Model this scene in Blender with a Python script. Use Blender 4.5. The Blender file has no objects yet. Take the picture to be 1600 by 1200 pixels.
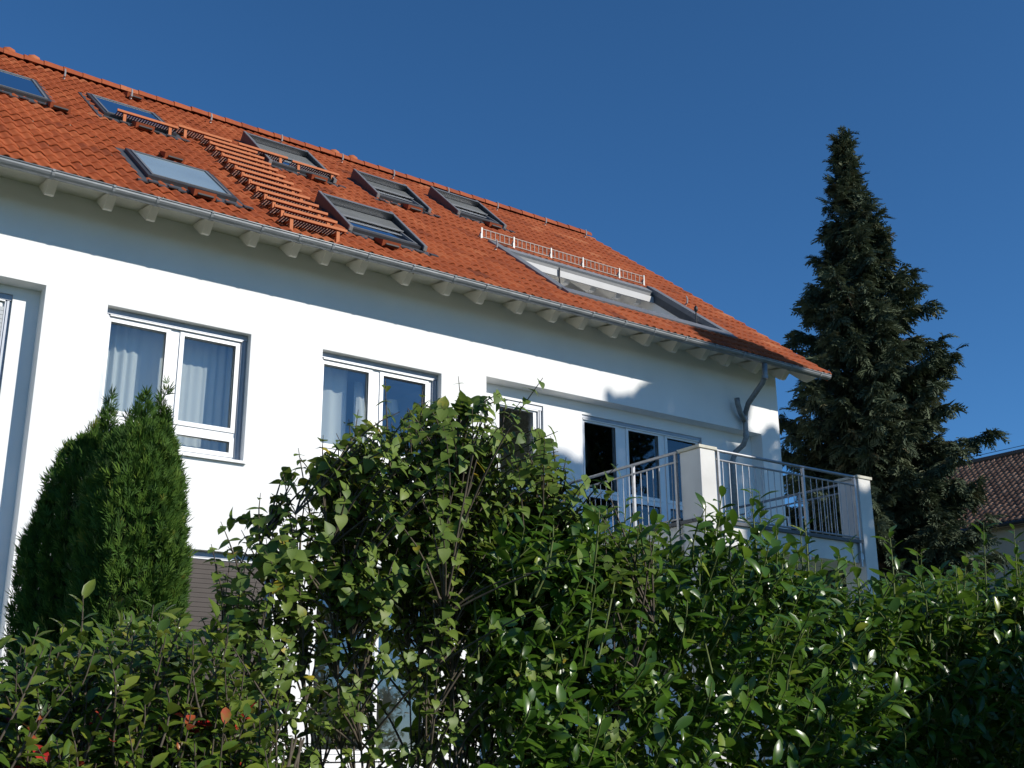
import bpy, math, random
import numpy as np
from mathutils import Vector, Matrix

random.seed(7)
rng = np.random.default_rng(11)
sc = bpy.context.scene
col = sc.collection
R = math.radians
EYE = 1.6                                  # eye height above the ground (heights below are written above the eye)

# ------------------------------------------------------------------ camera, sky, sun, exposure
YAW, PIT, ROL, FPX = R(35.8215), R(17.3634), R(-0.3484), 1824.88
f_ = np.array([math.sin(YAW) * math.cos(PIT), math.cos(YAW) * math.cos(PIT), math.sin(PIT)])
r_ = np.array([math.cos(YAW), -math.sin(YAW), 0.0])
u_ = np.cross(r_, f_)
r2 = math.cos(ROL) * r_ + math.sin(ROL) * u_
u2 = -math.sin(ROL) * r_ + math.cos(ROL) * u_
cam_d = bpy.data.cameras.new('camera')
cam = bpy.data.objects.new('camera', cam_d)
col.objects.link(cam)
cam_d.sensor_width = 36.0
cam_d.lens = FPX / 1600 * 36
cam_d.clip_end = 2000
cam.matrix_world = Matrix(((r2[0], u2[0], -f_[0], 0), (r2[1], u2[1], -f_[1], 0), (r2[2], u2[2], -f_[2], EYE), (0, 0, 0, 1)))
sc.camera = cam

SUN_AZ, SUN_EL = R(150), R(28)             # compass azimuth from +Y, elevation
world = bpy.data.worlds.new('World')
sc.world = world
world.use_nodes = True
wn = world.node_tree.nodes
bg = wn['Background']
sky = wn.new('ShaderNodeTexSky')
sky.sky_type = 'NISHITA'
sky.sun_disc = False
sky.sun_elevation = SUN_EL
sky.sun_rotation = SUN_AZ
sky.altitude = 2200
sky.air_density = 1.0
sky.dust_density = 0.0
sky.ozone_density = 8.0
hsv = wn.new('ShaderNodeHueSaturation')
hsv.inputs['Saturation'].default_value = 1.07
hsv.inputs['Hue'].default_value = .495
world.node_tree.links.new(sky.outputs[0], hsv.inputs['Color'])
world.node_tree.links.new(hsv.outputs[0], bg.inputs[0])
bg.inputs[1].default_value = 0.122
sun_d = bpy.data.lights.new('sun', 'SUN')
sun_d.energy = 4.6
sun_d.angle = R(0.55)
sun_d.color = (1.0, 0.95, 0.86)
sun = bpy.data.objects.new('sun', sun_d)
col.objects.link(sun)
SUN = Vector((math.sin(SUN_AZ) * math.cos(SUN_EL), math.cos(SUN_AZ) * math.cos(SUN_EL), math.sin(SUN_EL)))
sun.rotation_euler = SUN.to_track_quat('Z', 'Y').to_euler()
sun.location = SUN * 60
sc.view_settings.view_transform = 'Standard'
sc.view_settings.look = 'None'
sc.view_settings.exposure = 0.08
sc.view_settings.gamma = 1.0
sc.view_settings.use_curve_mapping = False

# ------------------------------------------------------------------ materials
def nodes_of(name):
    m = bpy.data.materials.new(name)
    m.use_nodes = True
    nt = m.node_tree
    return m, nt, nt.nodes['Principled BSDF'], nt.nodes['Material Output']

def noise(nt, scale, detail=4, rough=0.55, coord=None, stretch=None):
    n = nt.nodes.new('ShaderNodeTexNoise')
    n.inputs['Scale'].default_value = scale
    n.inputs['Detail'].default_value = detail
    n.inputs['Roughness'].default_value = rough
    g = nt.nodes.new('ShaderNodeNewGeometry')
    src = g.outputs['Position']
    if stretch:
        mp = nt.nodes.new('ShaderNodeMapping')
        mp.inputs['Scale'].default_value = stretch
        nt.links.new(src, mp.inputs['Vector'])
        src = mp.outputs['Vector']
    nt.links.new(src, n.inputs['Vector'])
    return n

def ramp(nt, src, stops):
    r = nt.nodes.new('ShaderNodeValToRGB')
    e = r.color_ramp.elements
    while len(e) < len(stops):
        e.new(0.5)
    for k, (p, c) in enumerate(stops):
        e[k].position = p
        e[k].color = (*c, 1)
    nt.links.new(src, r.inputs[0])
    return r

def bump(nt, bsdf, src, strength, dist):
    b = nt.nodes.new('ShaderNodeBump')
    b.inputs['Strength'].default_value = strength
    b.inputs['Distance'].default_value = dist
    nt.links.new(src, b.inputs['Height'])
    nt.links.new(b.outputs[0], bsdf.inputs['Normal'])

def simple(name, c0, c1=None, rough=0.6, scale=8, metal=0.0, bmp=None, stretch=None, spec=0.5):
    m, nt, b, out = nodes_of(name)
    c1 = c1 or tuple(x * 0.85 for x in c0)
    n = noise(nt, scale, stretch=stretch)
    r = ramp(nt, n.outputs['Fac'], [(0.3, c0), (0.7, c1)])
    nt.links.new(r.outputs[0], b.inputs['Base Color'])
    b.inputs['Roughness'].default_value = rough
    b.inputs['Metallic'].default_value = metal
    b.inputs['Specular IOR Level'].default_value = spec
    if bmp:
        n2 = noise(nt, bmp[0], 5)
        bump(nt, b, n2.outputs['Fac'], bmp[1], bmp[2])
    return m

M = {}
M['plaster'] = simple('white_plaster', (.86, .855, .84), (.80, .80, .79), .9, 1.2, bmp=(260, .35, .004), spec=.2)
M['paint'] = simple('white_paint', (.40, .40, .405), (.36, .36, .365), .5, 3)
M['frame'] = simple('window_frame_white', (.83, .83, .83), (.79, .79, .79), .35, 5)
M['guide'] = simple('grey_aluminium', (.36, .38, .42), (.31, .33, .37), .4, 6, .3)
M['zinc'] = simple('weathered_zinc', (.30, .31, .32), (.19, .20, .21), .5, 5, .45, stretch=(1, 4, 4))
M['lead'] = simple('lead_flashing', (.085, .09, .10), (.06, .065, .072), .55, 9, .2)
M['headlead'] = simple('grey_sheet_metal', (.26, .27, .285), (.20, .21, .225), .55, 6, .2)
M['bracket'] = simple('dull_strap_metal', (.30, .31, .32), (.24, .25, .26), .8, 9, spec=.2)
M['skyframe'] = simple('dark_grey_cladding', (.055, .055, .06), (.04, .04, .045), .5, 7, .1)
M['skyedge'] = simple('pale_grey_edge', (.20, .205, .215), (.16, .165, .175), .5, 7, .2)
M['steel'] = simple('galvanised_steel', (.38, .39, .41), (.27, .28, .30), .4, 14, .6)
M['hook'] = simple('bright_metal', (.36, .36, .355), (.30, .30, .295), .5, 12, .2)
M['snow'] = simple('pale_painted_metal', (.27, .225, .20), (.22, .18, .16), .6, 12, .1)
M['ladder'] = simple('red_brown_coated_steel', (.52, .16, .055), (.43, .125, .042), .6, 10, spec=.2)
M['grate'] = simple('dark_red_brown_grating', (.10, .022, .014), (.07, .016, .010), .6, 20)
M['soffit'] = simple('cream_boarding', (.74, .70, .61), (.68, .64, .55), .7, 4)
M['concrete'] = simple('painted_concrete', (.74, .72, .68), (.62, .60, .57), .85, 2.0, bmp=(150, .3, .004), spec=.2)
M['cap'] = simple('cap_stone', (.62, .59, .48), (.50, .47, .38), .75, 9)
M['room'] = simple('room_paint', (.76, .74, .68), (.70, .68, .62), .9, 2)
M['blind'] = simple('grey_awning_fabric', (.17, .175, .17), (.12, .125, .125), .8, 3)
M['paleblind'] = simple('pale_blind_fabric', (.62, .70, .73), (.56, .64, .68), .8, 2)
M['dimblind'] = simple('dim_blue_grey_blind', (.20, .25, .29), (.16, .20, .24), .8, 2)
M['shutter'] = simple('grey_shutter_slats', (.40, .42, .44), (.34, .36, .38), .5, 4)
M['bark'] = simple('brown_bark', (.11, .08, .055), (.06, .045, .03), .9, 30, bmp=(60, .6, .01))
M['stem'] = simple('greenish_stem', (.13, .17, .045), (.09, .11, .03), .7, 30)
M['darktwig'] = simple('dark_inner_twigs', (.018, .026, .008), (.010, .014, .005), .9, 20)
M['greystem'] = simple('grey_brown_stem', (.10, .08, .055), (.055, .042, .03), .8, 30)
M['plastic'] = simple('white_plastic', (.82, .82, .80), (.78, .78, .76), .4, 4)
M['browncloth'] = simple('brown_shutter_slats', (.050, .036, .029), (.040, .028, .022), .6, 6)
M['shade'] = simple('lamp_shade_fabric', (.80, .76, .66), (.74, .70, .60), .8, 10)
M['dark'] = simple('dark_iron', (.04, .04, .045), (.03, .03, .03), .5, 8, .4)
M['nwall'] = simple('beige_render', (.42, .37, .29), (.35, .31, .25), .9, 1.4)
M['soil'] = simple('lawn_ground', (.045, .075, .02), (.03, .05, .015), .95, 3, bmp=(40, .8, .03))
M['rubber'] = simple('black_rubber', (.03, .03, .032), (.02, .02, .022), .6, 8)

def tinted(name, stops, rough, sc_noise=6, transl=None, spec=.5, amount=.25, bmp=None, big=None):
    """base colour from the per-piece 'tint' value, with a little world-space noise"""
    m, nt, b, out = nodes_of(name)
    a = nt.nodes.new('ShaderNodeAttribute')
    a.attribute_name = 'tint'
    n = noise(nt, sc_noise)
    ma = nt.nodes.new('ShaderNodeMath'); ma.operation = 'MULTIPLY_ADD'
    nt.links.new(n.outputs['Fac'], ma.inputs[0])
    ma.inputs[1].default_value = amount
    if big:
        nb = noise(nt, big, 5, .65)
        mb_ = nt.nodes.new('ShaderNodeMath'); mb_.operation = 'MULTIPLY_ADD'
        nt.links.new(nb.outputs['Fac'], mb_.inputs[0]); mb_.inputs[1].default_value = .5; mb_.inputs[2].default_value = -.22
        ad = nt.nodes.new('ShaderNodeMath'); ad.operation = 'ADD'
        nt.links.new(ma.outputs[0], ad.inputs[0]); nt.links.new(mb_.outputs[0], ad.inputs[1])
        ma_out = ad.outputs[0]
    else:
        ma_out = ma.outputs[0]
    sub = nt.nodes.new('ShaderNodeMath'); sub.operation = 'SUBTRACT'
    nt.links.new(a.outputs['Fac'], sub.inputs[0]); sub.inputs[1].default_value = amount * .5
    nt.links.new(sub.outputs[0], ma.inputs[2])
    r = ramp(nt, ma_out, stops)
    nt.links.new(r.outputs[0], b.inputs['Base Color'])
    b.inputs['Roughness'].default_value = rough
    b.inputs['Specular IOR Level'].default_value = spec
    if bmp:
        n2 = noise(nt, bmp[0], 4)
        bump(nt, b, n2.outputs['Fac'], bmp[1], bmp[2])
    if transl:
        t = nt.nodes.new('ShaderNodeBsdfTranslucent')
        hs = nt.nodes.new('ShaderNodeHueSaturation')
        hs.inputs['Value'].default_value = 1.6
        hs.inputs['Hue'].default_value = .485
        nt.links.new(r.outputs[0], hs.inputs['Color'])
        nt.links.new(hs.outputs[0], t.inputs[0])
        mx = nt.nodes.new('ShaderNodeMixShader')
        mx.inputs[0].default_value = transl
        nt.links.new(b.outputs[0], mx.inputs[1]); nt.links.new(t.outputs[0], mx.inputs[2])
        nt.links.new(mx.outputs[0], out.inputs[0])
    return m

M['tile'] = tinted('red_clay_tile', [(0, (.13, .034, .016)), (.3, (.25, .057, .020)), (.55, (.31, .072, .024)), (.8, (.36, .092, .032)), (1, (.42, .14, .06))], .7, 22, spec=.2, amount=.5, bmp=(300, .25, .003), big=1.6)
M['ntile'] = tinted('brown_clay_tile', [(0, (.10, .048, .026)), (.5, (.22, .11, .06)), (1, (.36, .20, .12))], .6, 10, amount=.4)
M['heart'] = tinted('matt_heart_leaf', [(0, (.050, .092, .014)), (.4, (.115, .180, .028)), (.8, (.19, .255, .044)), (.93, (.16, .20, .03)), (1, (.42, .33, .03))], .5, 30, .30, .4)
M['laurel'] = tinted('glossy_laurel_leaf', [(0, (.024, .062, .009)), (.45, (.060, .135, .014)), (.8, (.115, .21, .022)), (1, (.22, .27, .035))], .28, 20, .30, .55)
M['photinia'] = tinted('shrub_leaf_green_to_red', [(0, (.028, .062, .010)), (.45, (.068, .125, .016)), (.86, (.17, .21, .03)), (.95, (.38, .10, .04)), (1, (.50, .03, .03))], .24, 20, .25, .6)
M['thuja'] = tinted('thuja_spray', [(0, (.020, .050, .008)), (.5, (.048, .110, .012)), (.85, (.095, .16, .018)), (1, (.18, .19, .03))], .7, 8, .12, .25)
M['spruce'] = tinted('spruce_needles', [(0, (.038, .056, .032)), (.5, (.072, .098, .054)), (.85, (.12, .145, .08)), (1, (.18, .16, .09))], .7, 4, .08, .25)
M['leaf'] = tinted('broad_leaf', [(0, (.02, .05, .012)), (.6, (.045, .085, .02)), (1, (.08, .12, .03))], .5, 8, .25)

def curtain_mat():
    m, nt, b, out = nodes_of('white_voile')
    b.inputs['Base Color'].default_value = (.88, .91, .90, 1)
    b.inputs['Roughness'].default_value = .9
    t = nt.nodes.new('ShaderNodeBsdfTranslucent'); t.inputs[0].default_value = (.8, .83, .82, 1)
    mx = nt.nodes.new('ShaderNodeMixShader'); mx.inputs[0].default_value = .35
    nt.links.new(b.outputs[0], mx.inputs[1]); nt.links.new(t.outputs[0], mx.inputs[2])
    nt.links.new(mx.outputs[0], out.inputs[0])
    return m
M['curtain'] = curtain_mat()

def glass_mat(name, tint, extra, mult=1.3):
    m, nt, b, out = nodes_of(name)
    nt.nodes.remove(b)
    tr = nt.nodes.new('ShaderNodeBsdfTransparent'); tr.inputs[0].default_value = (*tint, 1)
    gl = nt.nodes.new('ShaderNodeBsdfGlossy'); gl.inputs['Roughness'].default_value = .02
    gl.inputs['Color'].default_value = (.95, .97, 1, 1)
    n = noise(nt, 1.1, 1)
    bp = nt.nodes.new('ShaderNodeBump'); bp.inputs['Strength'].default_value = .06; bp.inputs['Distance'].default_value = .05
    nt.links.new(n.outputs['Fac'], bp.inputs['Height']); nt.links.new(bp.outputs[0], gl.inputs['Normal'])
    fr = nt.nodes.new('ShaderNodeFresnel'); fr.inputs['IOR'].default_value = 1.52
    ma = nt.nodes.new('ShaderNodeMath'); ma.operation = 'MULTIPLY_ADD'; ma.use_clamp = True
    ma.inputs[1].default_value = mult; ma.inputs[2].default_value = extra
    nt.links.new(fr.outputs[0], ma.inputs[0])
    mx = nt.nodes.new('ShaderNodeMixShader')
    nt.links.new(ma.outputs[0], mx.inputs[0]); nt.links.new(tr.outputs[0], mx.inputs[1]); nt.links.new(gl.outputs[0], mx.inputs[2])
    nt.links.new(mx.outputs[0], out.inputs[0])
    return m
M['glass'] = glass_mat('window_glass', (.95, .97, .965), .035, 1.2)
M['paleglass'] = simple('pale_glass_over_blind', (.27, .36, .42), (.23, .31, .37), .06, 1.5, spec=.5)
M['skyglass'] = glass_mat('coated_roof_glass', (.88, .92, .93), .0)

# ------------------------------------------------------------------ object helpers
WL = {}                                    # world position of every parent

def empty(name, loc, label=None, cat=None, parent=None):
    o = bpy.data.objects.new(name, None)
    o.empty_display_size = .3
    col.objects.link(o)
    link(o, loc, parent)
    if label:
        o['label'] = label; o['category'] = cat
    return o

def link(o, loc, parent=None):
    loc = Vector(loc)
    WL[o.name] = loc
    if parent:
        o.parent = parent
        o.location = loc - WL[parent.name]
    else:
        o.location = loc

def tag(o, label=None, cat=None, group=None, kind=None):
    if label: o['label'] = label
    if cat: o['category'] = cat
    if group: o['group'] = group
    if kind: o['kind'] = kind
    return o

class MB:
    def __init__(s): s.v = []; s.f = []
    def poly(s, pts):
        n = len(s.v); s.v += [tuple(p) for p in pts]; s.f.append(list(range(n, n + len(pts))))
    def hexa(s, p):                         # 8 points: bottom ring then top ring
        n = len(s.v); s.v += [tuple(q) for q in p]
        for a in ((3, 2, 1, 0), (4, 5, 6, 7), (0, 1, 5, 4), (1, 2, 6, 5), (2, 3, 7, 6), (3, 0, 4, 7)):
            s.f.append([n + i for i in a])
    def box(s, x0, x1, y0, y1, z0, z1, fn=None):
        p = [(x0, y0, z0), (x1, y0, z0), (x1, y1, z0), (x0, y1, z0), (x0, y0, z1), (x1, y0, z1), (x1, y1, z1), (x0, y1, z1)]
        s.hexa([fn(*q) for q in p] if fn else p)
    def prism(s, pts2, x0, x1, fn=None):    # polygon in (y, z) swept along x
        n = len(pts2); k = len(s.v)
        P = [(x0, a, b) for a, b in pts2] + [(x1, a, b) for a, b in pts2]
        s.v += [fn(*q) for q in P] if fn else P
        s.f.append([k + i for i in range(n)][::-1]); s.f.append([k + n + i for i in range(n)])
        for i in range(n):
            j = (i + 1) % n
            s.f.append([k + i, k + j, k + n + j, k + n + i])
    def tube(s, path, rad, n=8, caps=True):
        path = [Vector(p) for p in path]
        rad = rad if isinstance(rad, (list, tuple)) else [rad] * len(path)
        k = len(s.v); up = None
        for i, p in enumerate(path):
            a = path[max(i - 1, 0)]; b = path[min(i + 1, len(path) - 1)]
            d = (b - a).normalized()
            if up is None:
                up = d.orthogonal().normalized()
            up = (up - d * up.dot(d))
            up = up.normalized() if up.length > 1e-6 else d.orthogonal().normalized()
            w = d.cross(up)
            for j in range(n):
                t = 2 * math.pi * j / n
                s.v.append(tuple(p + (up * math.cos(t) + w * math.sin(t)) * rad[i]))
        for i in range(len(path) - 1):
            for j in range(n):
                a = k + i * n + j; b = k + i * n + (j + 1) % n
                s.f.append([a, b, b + n, a + n])
        if caps:
            s.f.append([k + j for j in range(n)][::-1])
            s.f.append([k + (len(path) - 1) * n + j for j in range(n)])
    def mesh(s, name, mat, smooth=False, origin=None, tint=None):
        v = np.array(s.v, float)
        if origin is None:
            origin = (v.min(0) + v.max(0)) / 2; origin[2] = v[:, 2].min()
        me = bpy.data.meshes.new(name)
        me.from_pydata([tuple(q) for q in (v - np.array(origin))], [], s.f)
        if mat: me.materials.append(mat)
        if smooth: me.polygons.foreach_set('use_smooth', [True] * len(me.polygons))
        if tint is not None:
            at = me.attributes.new('tint', 'FLOAT', 'POINT'); at.data.foreach_set('value', [tint] * len(v))
        me.update()
        return me, origin
    def build(s, name, mat, parent=None, smooth=False, origin=None, tint=None, bevel=0):
        me, o0 = s.mesh(name, mat, smooth, origin, tint)
        o = bpy.data.objects.new(name, me); col.objects.link(o)
        link(o, o0, parent)
        if bevel:
            b = o.modifiers.new('bevel', 'BEVEL'); b.width = bevel; b.segments = 2; b.limit_method = 'ANGLE'
        return o

def put(name, me, loc, parent, mat3=None):
    o = bpy.data.objects.new(name, me); col.objects.link(o)
    link(o, loc, parent)
    if mat3 is not None:
        o.rotation_mode = 'QUATERNION'
        m = Matrix(mat3); s = m.col[0].length
        o.scale = (s, s, s)
        o.rotation_quaternion = (m * (1 / s)).to_quaternion()
    return o

def sheet(x0, x1, z0, z1, ya, yb, holes, fn=None):
    """a slab in the x-z plane between depths ya < yb with rectangular openings; closed at every edge"""
    b = MB()
    xs = sorted({x0, x1, *[min(max(h[i], x0), x1) for h in holes for i in (0, 1)]})
    zs = sorted({z0, z1, *[min(max(h[i], z0), z1) for h in holes for i in (2, 3)]})
    def solid(i, j):
        if i < 0 or j < 0 or i >= len(xs) - 1 or j >= len(zs) - 1: return False
        cx, cz = (xs[i] + xs[i + 1]) / 2, (zs[j] + zs[j + 1]) / 2
        return not any(h[0] < cx < h[1] and h[2] < cz < h[3] for h in holes)
    idx = {}
    def V(x, y, z):
        k = (round(x, 5), round(y, 5), round(z, 5))
        if k not in idx:
            idx[k] = len(b.v); b.v.append(fn(x, y, z) if fn else (x, y, z))
        return idx[k]
    for i in range(len(xs) - 1):
        for j in range(len(zs) - 1):
            if not solid(i, j): continue
            a, c, d, e = xs[i], xs[i + 1], zs[j], zs[j + 1]
            b.f.append([V(a, ya, d), V(c, ya, d), V(c, ya, e), V(a, ya, e)])
            b.f.append([V(a, yb, e), V(c, yb, e), V(c, yb, d), V(a, yb, d)])
            if not solid(i - 1, j): b.f.append([V(a, ya, d), V(a, ya, e), V(a, yb, e), V(a, yb, d)])
            if not solid(i + 1, j): b.f.append([V(c, ya, e), V(c, ya, d), V(c, yb, d), V(c, yb, e)])
            if not solid(i, j - 1): b.f.append([V(c, ya, d), V(a, ya, d), V(a, yb, d), V(c, yb, d)])
            if not solid(i, j + 1): b.f.append([V(a, ya, e), V(c, ya, e), V(c, yb, e), V(a, yb, e)])
    return b

def H(z): return z + EYE                    # height above the eye -> world height

# ------------------------------------------------------------------ ground
g = MB(); g.poly([(-400, -400, 0), (400, -400, 0), (400, 400, 0), (-400, 400, 0)])
tag(g.build('ground', M['soil'], origin=(0, 0, 0)), kind='structure')

# ------------------------------------------------------------------ the white house
XL, XR, YF, YB2 = -5.0, 15.23, 13.18, 25.0
TH = R(38); CS, SN = math.cos(TH), math.sin(TH)
RY0, RZ0 = 12.43, 6.16
SR = 8.06                                   # slope length to the ridge
XV = 15.76                                  # verge
def RP(x, s, h=0.0):                        # a point of the front roof slope: along, up the slope, off it
    return (x, RY0 + s * CS - h * SN, H(RZ0 + s * SN + h * CS))
def RPm(x, h, s): return RP(x, s, h)        # argument order of sheet(): x, depth, up
RIDGE_Y = RY0 + SR * CS; RIDGE_Z = RZ0 + SR * SN
YBACK = 2 * RIDGE_Y - YF
house = empty('terraced_house', (5, YF, 0), 'long white rendered house with red tiled roof, skylights and corner balcony', 'house')

W1 = (3.66, 5.46, H(3.37), H(5.02)); W2 = (6.46, 8.30, H(3.37), H(5.02))
G1 = (4.78, 5.95, H(-.15), H(2.25)); G2 = (6.46, 8.30, H(-.15), H(2.25))
RECR = (9.06, 14.77, -1, H(5.12)); RECL = (-2.6, 2.95, -1, H(5.10))
N3 = (9.36, 10.27, H(2.82), H(4.93)); DR = (11.02, 13.58, H(2.80), H(4.93)); WL0 = (.55, 2.66, H(2.82), H(5.0))
sheet(XL, XR, 0, H(6.285), YF, YF + .25, [W1, W2, G1, G2, RECR, RECL]).build('front_wall', M['plaster'], house)
YR = YF + .25
sheet(XL, XR - .01, 0, H(6.285), YR, YR + .14, [W1, W2, G1, G2, N3, DR, WL0]).build('recessed_wall', M['plaster'], house)
gw = MB()
pent = [(YF + .39, 0), (YBACK, 0), (YBACK, H(6.0)), (YBACK, H(6.45)), (RIDGE_Y, H(RIDGE_Z - .25)), (YF + .39, H(6.45)), (YF + .39, H(6.0))]
gw.prism(pent, XR - .3, XR)
gw.build('gable_wall', M['plaster'], house)
gl = MB(); gl.prism(pent, XL, XL + .3); gl.build('gable_wall', M['plaster'], house)
bw = MB(); bw.box(XL + .3, XR - .3, YBACK - .3, YBACK, 0, H(6.2)); bw.build('back_wall', M['plaster'], house)
rm = MB()
rm.box(XL + .3, XR - .3, YR + .14, YBACK - .3, H(2.45), H(2.70))
rm.box(XL + .3, XR - .3, YR + .14, YBACK - .3, H(5.35), H(5.55))
rm.box(XL + .3, XR - .3, 17.2, 17.3, 0, H(5.35))
for x in (3.2, 6.0, 9.0, 10.7): rm.box(x, x + .12, YR + .14, 17.2, 0, H(5.35))
rm.build('room_shell', M['room'], house)

# eaves: soffit, fascia, rafter tails, gutter
so = MB(); so.box(XL, XR + .04, 12.76, YF, H(6.285), H(6.30)); so.build('soffit', M['soffit'], house)
RAFT = [-1.2, -.55, .1, .75, 1.4, 2.05, 2.73, 3.39, 3.90, 4.58, 5.19, 5.75, 6.2, 6.73, 7.42, 8.08, 8.64, 9.33, 9.95, 10.49, 11.14, 11.81, 12.39, 13.04, 13.58, 14.26, 14.95]
rb = MB(); rb.prism([(12.67, H(6.165)), (12.805, H(6.045)), (12.85, H(6.045)), (13.178, H(6.284)), (13.178, H(6.30)), (12.70, H(6.20))], 0, .10)
raft_me, _ = rb.mesh('rafter_tail', M['soffit'], origin=(0, 12.67, H(6.045)))
for x in RAFT: put('rafter_tail', raft_me, (x, 12.67, H(6.045)), house)
vb = MB()                                    # verge rafter carrying the roof beyond the gable
for x in (XV - .16,):
    vb.prism([(-.30, .33), (-.12, .16), (-.12, SR), (-.30, SR)], x, x + .1, fn=lambda x, h, s: RP(x, s, h))
vb.build('verge_rafter', M['soffit'], house)
for yy in (13.3, 16.2):
    pu = MB(); zz = RZ0 + (yy - RY0) * SN / CS - .52
    pu.box(XR, XR + .36, yy - .07, yy + .07, H(zz), H(zz + .22)); pu.build('purlin_end', M['soffit'], house)

gut = MB()
NG = 9; gr = .07; gy, gz = 12.435, H(6.135)
prof = [(gy - gr * math.cos(math.pi * k / (NG - 1)), gz - gr * math.sin(math.pi * k / (NG - 1))) for k in range(NG)]
prof_in = [(gy - (gr - .008) * math.cos(math.pi * k / (NG - 1)), gz - (gr - .008) * math.sin(math.pi * k / (NG - 1))) for k in range(NG)]
gut.prism(prof + prof_in[::-1], XL, XV - .03)
gutter = gut.build('gutter', M['zinc'], house, smooth=False)
bd = MB(); bd.tube([(XL, gy - gr, gz + .004), (XV - .03, gy - gr, gz + .004)], .011, 8); bd.build('gutter_bead', M['zinc'], gutter, smooth=True)
ec = MB(); ec.prism([(a, b) for a, b in prof], XV - .03, XV - .022); ec.build('gutter_end', M['zinc'], gutter)
BRK = [-.9, -.2, .5, 1.2, 1.95, 2.70, 3.37, 3.88, 4.54, 5.19, 5.69, 6.15, 6.67, 7.34, 7.99, 8.52, 9.25, 9.82, 10.42, 11.05, 11.65, 12.3, 12.95, 13.6, 14.75, 15.48]
bb = MB()
for k in range(NG - 1):
    (a0, b0), (a1, b1) = prof[k], prof[k + 1]
    s1 = (gr + .006) / gr
    o = [(gy + (a0 - gy) * s1, gz + (b0 - gz) * s1), (gy + (a1 - gy) * s1, gz + (b1 - gz) * s1)]
    bb.prism([(a0, b0), o[0], o[1], (a1, b1)], -.016, .016)
bb.box(-.014, .014, gy - gr - .014, gy - gr + .008, gz - .012, gz + .012)
brk_me, _ = bb.mesh('gutter_bracket', M['bracket'], origin=(0, gy, gz))
for x in BRK: put('gutter_bracket', brk_me, (x, gy, gz), gutter)

dp = MB()
dp.tube([(14.13, 12.435, H(6.06)), (14.12, 12.435, H(5.86)), (14.13, 12.50, H(5.76)), (14.24, 12.95, H(5.52)), (14.30, 13.08, H(5.40)), (14.30, 13.10, H(5.28)),
         (14.30, 13.10, H(4.98)), (14.29, 13.16, H(4.86)), (14.24, 13.30, H(4.76)), (14.20, 13.345, H(4.62)), (14.17, 13.35, H(2.8))], .045, 12)
pipe = dp.build('downpipe', M['zinc'], house, smooth=True)
st = MB(); st.tube([(14.05, 13.02, H(5.60)), (14.06, 13.02, H(5.50)), (14.14, 13.05, H(5.38)), (14.27, 13.09, H(5.25))], .045, 12); st.build('pipe_branch', M['zinc'], pipe, smooth=True)
for z0, z1, x, y in ((5.80, 5.86, 14.12, 12.435), (5.27, 5.34, 14.30, 13.10), (4.99, 5.05, 14.30, 13.10), (4.55, 4.60, 14.195, 13.347)):
    c = MB(); c.tube([(x, y, H(z0)), (x, y, H(z1))], .052, 12); c.build('pipe_collar', M['zinc'], pipe, smooth=False)

# ---- roof: boarding, tiles, ridge
NOTCH = (10.54, 14.02, .98, 3.36)            # x0, x1, s0, s1 of the cut-in roof terrace
roof = sheet(XL, XV - .06, .16, SR, -.13, -.085, [NOTCH], fn=RPm).build('roof', M['soffit'], house)
bs = MB(); bs.prism([(RIDGE_Y, H(RIDGE_Z)), (YBACK + .7, H(RIDGE_Z - (YBACK + .7 - RIDGE_Y) * SN / CS)), (YBACK + .7, H(RIDGE_Z - .12 - (YBACK + .7 - RIDGE_Y) * SN / CS)), (RIDGE_Y, H(RIDGE_Z - .12))], XL, XV)
bs.build('back_slope', M['tile'], roof, tint=.4)

# skylights: x0, x1, s0, s1, raised shutter kit?
SKYL = [(2.10, 3.30, 4.25, 5.90, 0), (4.12, 5.24, 4.72, 6.25, 0), (3.93, 5.08, .80, 2.22, 0), (6.80, 7.94, 4.72, 6.25, 1),
        (6.78, 7.94, .98, 2.30, 1), (8.74, 9.74, 4.58, 5.75, 1), (10.78, 11.80, 5.36, 6.62, 1)]
TW, TG = .29, .34                            # tile width and gauge
def tile_mesh(tint, dz):
    b = MB(); n = 16
    L, t = TG + .055, .022
    for row, (s, h) in enumerate(((0, .033 + dz), (L, .003))):
        for i in range(n + 1):
            x = TW * i / n
            wv = .017 * (1 + math.cos(2 * math.pi * (x / (TW / 2) - .5)))
            b.v.append((x, s, h + wv))
    for i in range(n + 1):
        x = TW * i / n
        wv = .017 * (1 + math.cos(2 * math.pi * (x / (TW / 2) - .5)))
        b.v.append((x, .004, .033 + dz + wv - t))
    for i in range(n):
        b.f.append([i, i + 1, n + 2 + i, n + 1 + i])
        b.f.append([2 * (n + 1) + i, 2 * (n + 1) + i + 1, i + 1, i])
    return b
ncol = int(round((XV - (-3.0)) / TW)); nrow = 24
tiles = []
for j in range(nrow):
    for i in range(ncol):
        x = XV - TW * (i + 1); s = -.05 + TG * j
        cx, cs = x + TW / 2, s + TG / 2
        if NOTCH[0] - .02 < cx < NOTCH[1] + .02 and NOTCH[2] < cs < NOTCH[3]: continue
        if any(a + .04 < cx < b_ - .04 and c_ + .02 < cs < d_ - .05 for a, b_, c_, d_, _ in SKYL): continue
        p = Vector(RP(cx, cs)) - Vector((0, 0, EYE))
        inx = p.dot(Vector(r2)) / p.dot(Vector(f_)) * FPX + 800
        if inx < -160: continue
        tiles.append((p.length if inx > -30 else 99, x, s))
tiles.sort()
rot = ((1, 0, 0), (0, CS, -SN), (0, SN, CS))
TV = [tile_mesh(k / 9, rng.uniform(-.004, .006)).mesh('roof_tile', M['tile'], origin=(0, 0, 0), tint=k / 9)[0] for k in range(10)]
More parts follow.
